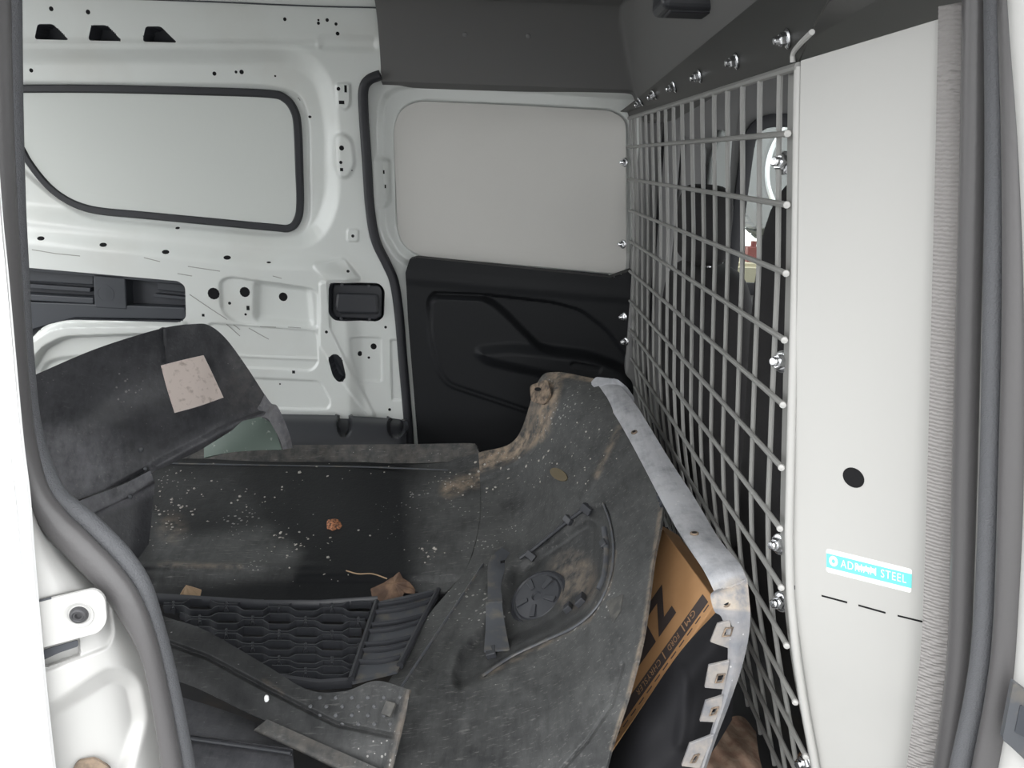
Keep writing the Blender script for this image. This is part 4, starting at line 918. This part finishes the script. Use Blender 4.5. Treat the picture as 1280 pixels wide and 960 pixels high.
# lower, bent-down run
ll = [(893, 738), (888, 745), (893, 764), (902, 772), (909, 800), (909, 830), (903, 862), (897, 884), (889, 912), (879, 945), (866, 990)]
lr = [(934, 722), (936, 742), (938, 770), (936, 795), (931, 820), (925, 842), (916, 868), (908, 890), (898, 916), (887, 948), (872, 992)]
ly = [.975, .965, .958, .955, .951, .948, .944, .941, .937, .932, .925]
P = np.stack([np.stack([at(a_[0]*(1-t)+b_[0]*t, a_[1]*(1-t)+b_[1]*t, y=y-.006*math.sin(math.pi*t)) for t in (0, .25, .6, 1)]) for a_, b_, y in zip(ll, lr, ly)])
M = crm(len(P), 60); V, Fc = slab_from_grid(np.einsum('ab,bcd->acd', M, P), .004)
lo2 = obj('strip_lower_run', V, Fc, 'strip_sheen', strip, sharp=50); set_attr(lo2, 'dust_sheen', np.full(len(V), .22)); tv = np.tile(np.repeat(np.linspace(0, 1, 60), 4), 2); set_attr(lo2, 'tan', .15+.75*(tv < .18))
def clip_tab(corners, hole, Y):
    A = [at(x, y, y=Y-.003) for x, y in corners]; H = [at(x, y, y=Y-.003) for x, y in hole]; n_ = np.cross(A[1]-A[0], A[3]-A[0]); n_ /= np.linalg.norm(n_); n_ = n_ if n_@(C0-A[0]) > 0 else -n_
    B = [v-n_*.004 for v in A]; Hb = [v-n_*.004 for v in H]; V = np.array(A+H+B+Hb); Fc = []
    for i in range(4):
        j = (i+1) % 4; Fc += [[i, j, 4+j, 4+i], [8+i, 12+i, 12+j, 8+j], [i, 8+i, 8+j, j], [4+i, 4+j, 12+j, 12+i]]
    o = bevel_obj(obj('clip_tab', V, Fc, 'strip_sheen', strip, smooth=False), .0009); set_attr(o, 'dust_sheen', np.full(16, .2)); set_attr(o, 'tan', np.full(16, .45))
    # raised bead round the window
    q = np.array(H)+n_*.001; q = np.vstack([q, q[:1]]); obj('tab_bead', *sweep(q, ell(.0012, .0012, 6), up=tuple(n_)), 'tan_dirt', strip)
clip_tab([(897, 780), (912, 776), (914, 812), (888, 803)], [(907, 785), (916, 784), (913, 794), (903, 795)], .952)
clip_tab([(886, 832), (912, 826), (905, 862), (881, 860)], [(897, 843), (906, 842), (903, 852), (894, 853)], .945)
clip_tab([(882, 877), (904, 870), (898, 903), (875, 902)], [(890, 885), (898, 883), (894, 892), (887, 894)], .939)
clip_tab([(862, 930), (893, 918), (882, 962), (852, 958)], [(868, 944), (874, 942), (869, 952), (863, 953)], .932)

# ================================================================= LEFT FASCIA PANEL WITH PAPER LABEL
fas = tag(empty('fascia_panel'), 'matt black plastic fascia panel with a blank paper label propped at the rear', 'car part')
topf = [(-60, 512, 1.50), (40, 470, 1.56), (120, 436, 1.62), (200, 411, 1.68), (242, 405, 1.71), (262, 407, 1.73), (283, 424, 1.75), (308, 458, 1.76), (330, 492, 1.775), (338, 504, 1.78)]
m1 = [(-60, 545, 1.47), (40, 500, 1.54), (120, 464, 1.60), (200, 440, 1.66), (236, 436, 1.69), (256, 440, 1.71), (274, 456, 1.73), (296, 484, 1.745), (318, 508, 1.76), (334, 514, 1.77)]
m2 = [(-60, 600, 1.44), (40, 560, 1.50), (120, 522, 1.56), (190, 500, 1.62), (225, 494, 1.65), (246, 494, 1.67), (262, 502, 1.69), (280, 512, 1.71), (300, 520, 1.73), (322, 519, 1.75)]
m3 = [(-60, 650, 1.43), (40, 612, 1.48), (110, 580, 1.54), (165, 562, 1.59), (200, 552, 1.62), (222, 547, 1.64), (242, 543, 1.66), (260, 540, 1.68), (280, 534, 1.70), (304, 526, 1.73)]
m4 = [(-60, 690, 1.42), (40, 650, 1.46), (105, 622, 1.52), (155, 604, 1.57), (186, 592, 1.60), (207, 583, 1.62), (226, 574, 1.64), (246, 565, 1.665), (266, 553, 1.69), (290, 538, 1.72)]
def relF(x, y):
    d = .010*(1-sstep(sdf_line(x, y, [(95, 640), (150, 606), (190, 585)]), 0, 6))
    d += -.010*(1-sstep(sdf_line(x, y, [(190, 586), (230, 565), (275, 542), (330, 520)]), 0, 9))
    d += .004*(1-sstep(sdf_line(x, y, [(203, 412), (206, 450)]), 0, 4))
    d += .004*np.sin(x*.022+1)*np.sin(y*.03)
    d += .002*(1-sstep(np.hypot(x-145, y-512), 2, 20))
    return d
V, Fc, G, P = net([topf, m1, m2, m3, m4], 150, 240, relF, .0045)
fp = obj('panel_shell', V, Fc, 'fascia_black', fas, sharp=45); gx, gy = G[..., 0].ravel(), G[..., 1].ravel()
dd = np.clip(.20+.75*(1-sstep(np.hypot((gx-90)/100, (gy-580)/60), .2, 1.2))+.3*(1-sstep(sdf_line(gx, gy, [(190, 586), (230, 565), (275, 542), (330, 520)]), 2, 20)), 0, 1); tt = .12*(1-sstep(np.hypot((gx-310)/40, (gy-480)/50), .4, 1.2))  # pale lower-left patch is the glossy sky reflection, painted in as colour
set_attr(fp, 'dust_sheen', np.concatenate([dd, dd])); set_attr(fp, 'tan', np.concatenate([tt, tt])); fp_bvh = bvh_of(fp)
lab = [[(201, 457), (228, 450), (254, 444)], [(208, 484), (236, 477), (266, 469)], [(218, 516), (247, 508), (279, 497)]]
M3 = crm(3, 14); L2d = np.einsum('ab,bcd,ec->aed', M3, np.array(lab, float), M3); Pl = np.array([[on_shell(x, y, .0014, fp_bvh)[0] for x, y in row] for row in L2d])
V, Fc = slab_from_grid(Pl, .0008); o = obj('paper_label', V, Fc, 'paper', fas); o['label'] = 'blank pinkish white paper label'
# hooked end of the panel
V, Fc, G, P = net([[(331, 493, 1.775), (339, 504, 1.775), (346, 507, 1.775), (353, 520, 1.775), (362, 543, 1.775), (366, 560, 1.775)],
                   [(323, 508, 1.765), (331, 514, 1.765), (340, 516, 1.765), (347, 527, 1.765), (356, 547, 1.765), (360, 561, 1.765)],
                   [(312, 522, 1.760), (324, 521, 1.760), (334, 523, 1.760), (341, 533, 1.760), (350, 550, 1.760), (354, 562, 1.760)]], 20, 60, None, .004)
o = obj('panel_hook', V, Fc, 'fascia_black', fas); set_attr(o, 'dust_sheen', np.full(len(V), .8)); set_attr(o, 'tan', np.full(len(V), .15))
# folded lower flap
V, Fc, G, P = net([[(0, 668, 1.44), (95, 628, 1.50), (150, 607, 1.555), (188, 588, 1.59)], [(5, 690, 1.435), (100, 648, 1.495), (155, 622, 1.55), (192, 600, 1.585)], [(10, 700, 1.45), (105, 655, 1.51), (160, 632, 1.56), (193, 612, 1.60)],
                   [(20, 790, 1.42), (120, 740, 1.47), (158, 715, 1.51), (186, 680, 1.56)]], 60, 80, None, .004)
o = obj('lower_flap', V, Fc, 'fascia_black', fas, sharp=35); gx, gy = G[..., 0].ravel(), G[..., 1].ravel(); dd = np.clip(1-sstep(gy-(-.45*gx+690), -5, 25), 0.15, .75); set_attr(o, 'dust_sheen', np.concatenate([dd, dd])); set_attr(o, 'tan', np.zeros(len(V)))
for x, y, r in [(176, 562, .006), (163, 621, .005), (182, 586, .004)]:
    p, n_ = on_shell(x, y, .0, fp_bvh) if y < 570 else (at(x, y, y=1.545), np.array([0, -1., .2]))
    obj('push_rivet', *lathe([(r, 0), (r*.8, .002), (.0001, .003)], p, n_, 10, cap=False), 'grey_bracket', fas)
# greenish scrap behind it
V, Fc, G, P = net([[(255, 548, 1.93), (285, 524, 1.93), (320, 520, 1.93), (342, 530, 1.93)], [(255, 572, 1.90), (285, 566, 1.90), (320, 563, 1.90), (352, 562, 1.90)]], 20, 30, lambda x, y: .003*np.sin(x*.06+y*.09), .006)
tag(obj('felt_scrap', V, Fc, 'mottled_green'), 'grey green speckled scrap behind the hook of the fascia panel', 'scrap')

# ================================================================= DOTTED VALANCE STRIP IN FRONT
val = tag(empty('valance_strip'), 'dusty black plastic valance strip with dimples lying across the grille', 'car part')
t0 = [(150, 735, 1.33), (200, 768, 1.28), (255, 787, 1.24), (330, 830, 1.18), (385, 862, 1.13), (430, 864, 1.12), (470, 851, 1.12), (512, 862, 1.095)]
t1 = [(150, 770, 1.27), (200, 795, 1.23), (250, 815, 1.20), (320, 850, 1.15), (378, 885, 1.10), (425, 892, 1.09), (465, 885, 1.09), (508, 890, 1.075)]
t2 = [(150, 800, 1.22), (205, 828, 1.185), (252, 845, 1.16), (315, 878, 1.12), (370, 905, 1.08), (418, 922, 1.06), (460, 925, 1.05), (500, 926, 1.045)]
t3 = [(150, 822, 1.20), (207, 846, 1.17), (250, 862, 1.145), (312, 892, 1.105), (366, 916, 1.07), (412, 940, 1.045), (452, 958, 1.03), (490, 965, 1.02)]
DOTS = [(380+20*i+8*(j % 2), 872+11*j-.0*i) for j in range(4) for i in range(7)]
def relV(x, y):
    d = .006*(1-sstep(sdf_line(x, y, [(200, 800), (260, 822), (335, 862), (420, 905), (490, 920)]), 0, 5))
    d += -.010*(1-sstep(sdf_line(x, y, [(512, 862), (500, 905), (488, 960)]), 0, 12))
    return d
V, Fc, G, P = net([t0, t1, t2, t3], 90, 220, relV, .004)
vo = obj('strip_body', V, Fc, 'bumper_black', val, sharp=40); gx, gy = G[..., 0].ravel(), G[..., 1].ravel()
dd = np.clip(.30+.30*sstep(gx, 330, 460), 0, 1); tt = .25*(1-sstep(sdf_line(gx, gy, [(512, 862), (488, 960)]), 2, 8))+.25*(1-sstep(sdf_line(gx, gy, [(330, 850), (352, 866)]), 0, 5))
set_attr(vo, 'dust_sheen', np.concatenate([dd, dd])); set_attr(vo, 'tan', np.concatenate([tt, tt])); vo_bvh = bvh_of(vo)
dm = mesh_data('dimple', *lathe([(1, 0), (.7, .5), (.0001, .65)], (0, 0, 0), (0, 0, 1), 10, cap=False), 'grey_bracket')
for x, y in DOTS:
    if sdf_poly(np.array([x*1.]), np.array([y*1.]), np.array([(385, 868), (505, 868), (495, 915), (440, 912), (385, 890)]))[0] > 0: continue
    p, n_ = on_shell(x, y, 0, vo_bvh); o = link('dimple', dm, val); o.matrix_world = Matrix.Translation(Vector(p)) @ Vector(n_).to_track_quat('Z', 'Y').to_matrix().to_4x4() @ Matrix.Diagonal((.0032, .0032, .0028, 1))
V, Fc, G, P = net([[(334, 899, 1.085), (390, 924, 1.055), (440, 946, 1.03), (490, 968, 1.01)], [(318, 912, 1.075), (380, 940, 1.04), (430, 964, 1.015), (480, 988, .995)], [(320, 914, 1.09), (382, 943, 1.06), (432, 968, 1.03), (480, 992, 1.01)]], 16, 60, None, .003)
o = obj('lower_lip', V, Fc, 'bumper_black', val); set_attr(o, 'dust_sheen', np.full(len(V), .7)); set_attr(o, 'tan', np.full(len(V), .1))
p, n_ = on_shell(487, 887, .001, vo_bvh); t_, b_, n_ = frame_from(n_)
bevel_obj(obj('clip_block', *hexa([p+t_*x+b_*y+n_*z for z in (-.002, .006) for x, y in ((-.008, -.010), (.008, -.010), (.008, .010), (-.008, .010))]), 'dust_film', val, smooth=False), .0015)
# dark tray under it
tray = tag(empty('plastic_tray'), 'black plastic undertray lying on the floor under the valance strip', 'car part')
V, Fc, G, P = net([[(120, 845, 1.17), (215, 868, 1.17), (300, 895, 1.16), (360, 925, 1.13)], [(120, 895, 1.09), (215, 917, 1.09), (300, 930, 1.09), (365, 940, 1.08)], [(120, 900, 1.095), (215, 922, 1.095), (300, 934, 1.095), (366, 943, 1.085)], [(120, 1000, .99), (215, 1005, .99), (300, 1005, .99), (372, 1005, .99)]], 50, 60, None, .005)
o = obj('tray_shell', V, Fc, 'fascia_black', tray, sharp=30); set_attr(o, 'dust_sheen', np.full(len(V), .35)); set_attr(o, 'tan', np.zeros(len(V)))
q = [at(x, y, y=yy_-.004) for x, y, yy_ in [(120, 897, 1.09), (215, 919, 1.09), (300, 932, 1.09), (364, 941, 1.08)]]; obj('tray_rib', *sweep(smooth_path(q, 20), ell(.003, .003, 8)), 'black_plastic', tray)

# ================================================================= CARDBOARD BOX AND CLOTH
A = at(895, 752, y=1.105); B = at(745, 966, y=1.075); Cc = at(814, 668, y=1.40)
e1 = B-A; L1 = np.linalg.norm(e1); e1 /= L1; e2 = Cc-A; e2 -= e1*(e2@e1); L2 = np.linalg.norm(e2); e2 /= L2; en = np.cross(e1, e2); en = en if en[0] < 0 else -en
cb = tag(empty('cardboard_box'), 'brown cardboard carton with dark printed band wedged beside the bumper', 'box')
TH_ = .045
c8 = [A-en*TH_, B-en*TH_, B+e2*L2-en*TH_, A+e2*L2-en*TH_, A, B, B+e2*L2, A+e2*L2]
bevel_obj(obj('carton', *hexa(c8), 'cardboard', cb, smooth=False), .002)
def bx_(u, v, l=.0005): return A+e1*u+e2*v+en*l      # u along the edge, v into the box
def bpx(px, py, l=.0005): d = ray(px, py); return C0+d*(((A-C0)@en+l)/(d@en))
def uv(px, py): p = bpx(px, py)-A; return p@e1, p@e2
ub, v0 = uv(862, 778); v0 = .018; 
obj('printed_band', *plate(np.array([bx_(.010, .0165), bx_(L1-.005, .0195), bx_(L1-.005, .046), bx_(.010, .041)])[::1], en, .0004), 'print_dark', cb, smooth=False)
for k in range(14):
    u = .012+k*.021
    if u+.012 < L1: obj('perforation', *plate(np.array([bx_(u, .0095, .0006), bx_(u+.013, .0095, .0006), bx_(u+.013, .0115, .0006), bx_(u, .0115, .0006)]), en, .0005), 'print_dark', cb, smooth=False)
def btext(txt, u0_, u1_, vb, vt, m_, bold=0.): text_on('box_lettering', txt, bx_(u0_, vb, .0006), bx_(u1_, vb, .0006), bx_(u0_, vt, .0006), m_, cb, .0005, bold)
def U(px, py): return uv(px, py)[0]
btext('GM', U(873, 771), U(861, 787), .0375, .0235, 'print_tan', .01)
btext('|', U(857, 790)-.001, U(857, 790)+.001, .040, .021, 'print_tan')
btext('FORD', U(851, 798), U(838, 816), .0375, .0235, 'print_tan', .01)
btext('|', U(832, 823)-.001, U(832, 823)+.001, .040, .021, 'print_tan')
btext('CHRYSLER', U(827, 829), U(797, 868), .0375, .0235, 'print_tan', .01)
u0_, v0_ = uv(849, 764); u1_, v1_ = uv(824, 797)
btext('Z', u0_, u1_, .160, .072, 'print_dark', .06); btext('E', u1_+.008, u1_+.008+(u1_-u0_), .160, .072, 'print_dark', .06)
# black cloth bag in front of the box end
V, Fc, G, P = net([[(898, 762, 1.075), (912, 790, 1.05), (918, 840, 1.05), (915, 900, 1.06)],
                   [(850, 815, 1.060), (864, 850, 1.01), (880, 890, 1.00), (890, 940, .99)],
                   [(800, 888, 1.045), (820, 915, .99), (840, 940, .97), (860, 975, .95)],
                   [(745, 970, 1.03), (770, 985, .96), (795, 1000, .94), (820, 1020, .92)]], 90, 70,
                  lambda x, y: .006*np.sin(x*.09+y*.03)*np.sin(y*.05)-.004*(1-sstep(sdf_line(x, y, [(852, 838), (858, 865), (856, 885), (850, 930)]), 0, 12)), .006)
tag(obj('cloth_bag', V, Fc, 'bag_black'), 'black crumpled bag in front of the cardboard carton', 'bag')
# brown dirt on the floor by the mesh
V, Fc, G, P = net([[(890, 905, 1.16), (925, 895, 1.2), (945, 915, 1.18)], [(880, 945, 1.09), (915, 940, 1.11), (950, 950, 1.1)], [(870, 1000, 1.02), (915, 1000, 1.03), (965, 1000, 1.03)]], 40, 40, lambda x, y: .004*np.sin(x*.11+y*.07)+.003*np.sin(x*.23-y*.19+1), .01)
tag(obj('dirt', V, Fc, 'dirt_floor'), 'reddish brown dirt heaped on the floor at the foot of the mesh', 'dirt', kind='stuff')

# ================================================================= LEAVES AND CRUMBS
def leaf(label, outline, zlift, m_, cat='leaf', stem=None, curl=.006, bv=None):
    root = tag(empty('dry_leaf'), label, cat, 'dead leaves on the bumper'); O = rnd(np.array(outline, float), 2, 3); c2 = O.mean(0)
    pc, n_ = on_shell(c2[0], c2[1], zlift, bv); d = ray(O[:, 0], O[:, 1]); n_ = n_*.4+np.array([0, -.6, .5]); n_ /= np.linalg.norm(n_)
    s = ((pc-C0)@n_)/(d@n_); R = C0+d*s[:, None]; k = len(R); rings = []
    for f, h in ((1., 0), (.66, .5), (.33, .85)): rings.append(pc+(R-pc)*f+n_*(curl*h+.0015*np.sin(np.arange(k)*1.3)[:, None]*f))
    V = np.vstack(rings+[[pc+n_*curl]]); Fc = []
    for r in range(2): Fc += [[r*k+i, r*k+(i+1) % k, (r+1)*k+(i+1) % k, (r+1)*k+i] for i in range(k)]
    Fc += [[2*k+i, 2*k+(i+1) % k, 3*k] for i in range(k)]
    Vb = V-n_*.0008; nV = len(V); Fc2 = Fc+[[i+nV for i in f][::-1] for f in Fc]
    obj('blade', np.vstack([V, Vb]), Fc2, m_, root, sharp=30)
    if stem:
        d = ray(np.array(stem, float)[:, 0], np.array(stem, float)[:, 1]); s = ((pc-C0)@n_)/(d@n_); obj('stalk', *sweep(smooth_path(C0+d*s[:, None]+n_*.003, 14), ell(.0014, .0014, 6)), 'leaf_pale', root)
    return root
leaf('brown curled dry leaf with a long stalk on the grille', [(463, 736), (480, 728), (490, 722), (499, 714), (503, 722), (512, 728), (519, 736), (519, 742), (505, 741), (502, 750), (480, 752), (466, 751)], .012, 'leaf', stem=[(433, 714), (448, 718), (466, 718), (484, 724)], bv=sh_bvh)
leaf('small pale torn leaf lying left on the dark bumper near the door seal', [(222, 749), (226, 740), (233, 737), (243, 738), (252, 736), (250, 747), (238, 746), (230, 747)], .022, 'leaf_pale', bv=sh_bvh)
leaf('crumbly rust orange scrap of leaf in the middle of the bumper', [(409, 650), (416, 648), (424, 650), (428, 657), (423, 664), (415, 668), (409, 662), (408, 655)], .006, 'rust_scrap', bv=sh_bvh)
cr = []
spots = [(215, 640, 30, 26, 46), (230, 610, 60, 22, 30), (360, 670, 30, 16, 22), (400, 690, 40, 30, 14), (430, 590, 70, 12, 12), (575, 605, 45, 14, 40), (530, 690, 20, 10, 16), (310, 620, 50, 25, 16), (720, 570, 40, 40, 30), (640, 575, 40, 20, 30)]
for x, y, sx, sy_, k in spots:
    for _ in range(k):
        px, py = x+rng.normal()*sx*.6, y+rng.normal()*sy_*.6; p, n_ = cast(sh_bvh, px, py)
        if p is None: continue
        n_ = n_ if n_@(C0-p) > 0 else -n_
        r = .0010+.0016*rng.random()**2; cr.append(lathe([(.0001, -r*.4), (r*(1+rng.random()), 0), (.0001, r*.8)], p+n_*r*.3, n_+rng.normal(size=3)*.3, 5, cap=False))
o = tag(obj('crumbs', *merge(cr), 'crumb', smooth=False), 'pale crumbs of dried mud scattered over the bumper', kind='stuff')
p, n_ = on_shell(334, 874, .002, vo_bvh); tag(obj('pebble', *superbox(p, (.0035, .003, .006), .8, 12, 8), 'sticker_white'), 'tiny white pebble on the valance strip', 'pebble')
bpy.context.view_layer.update()
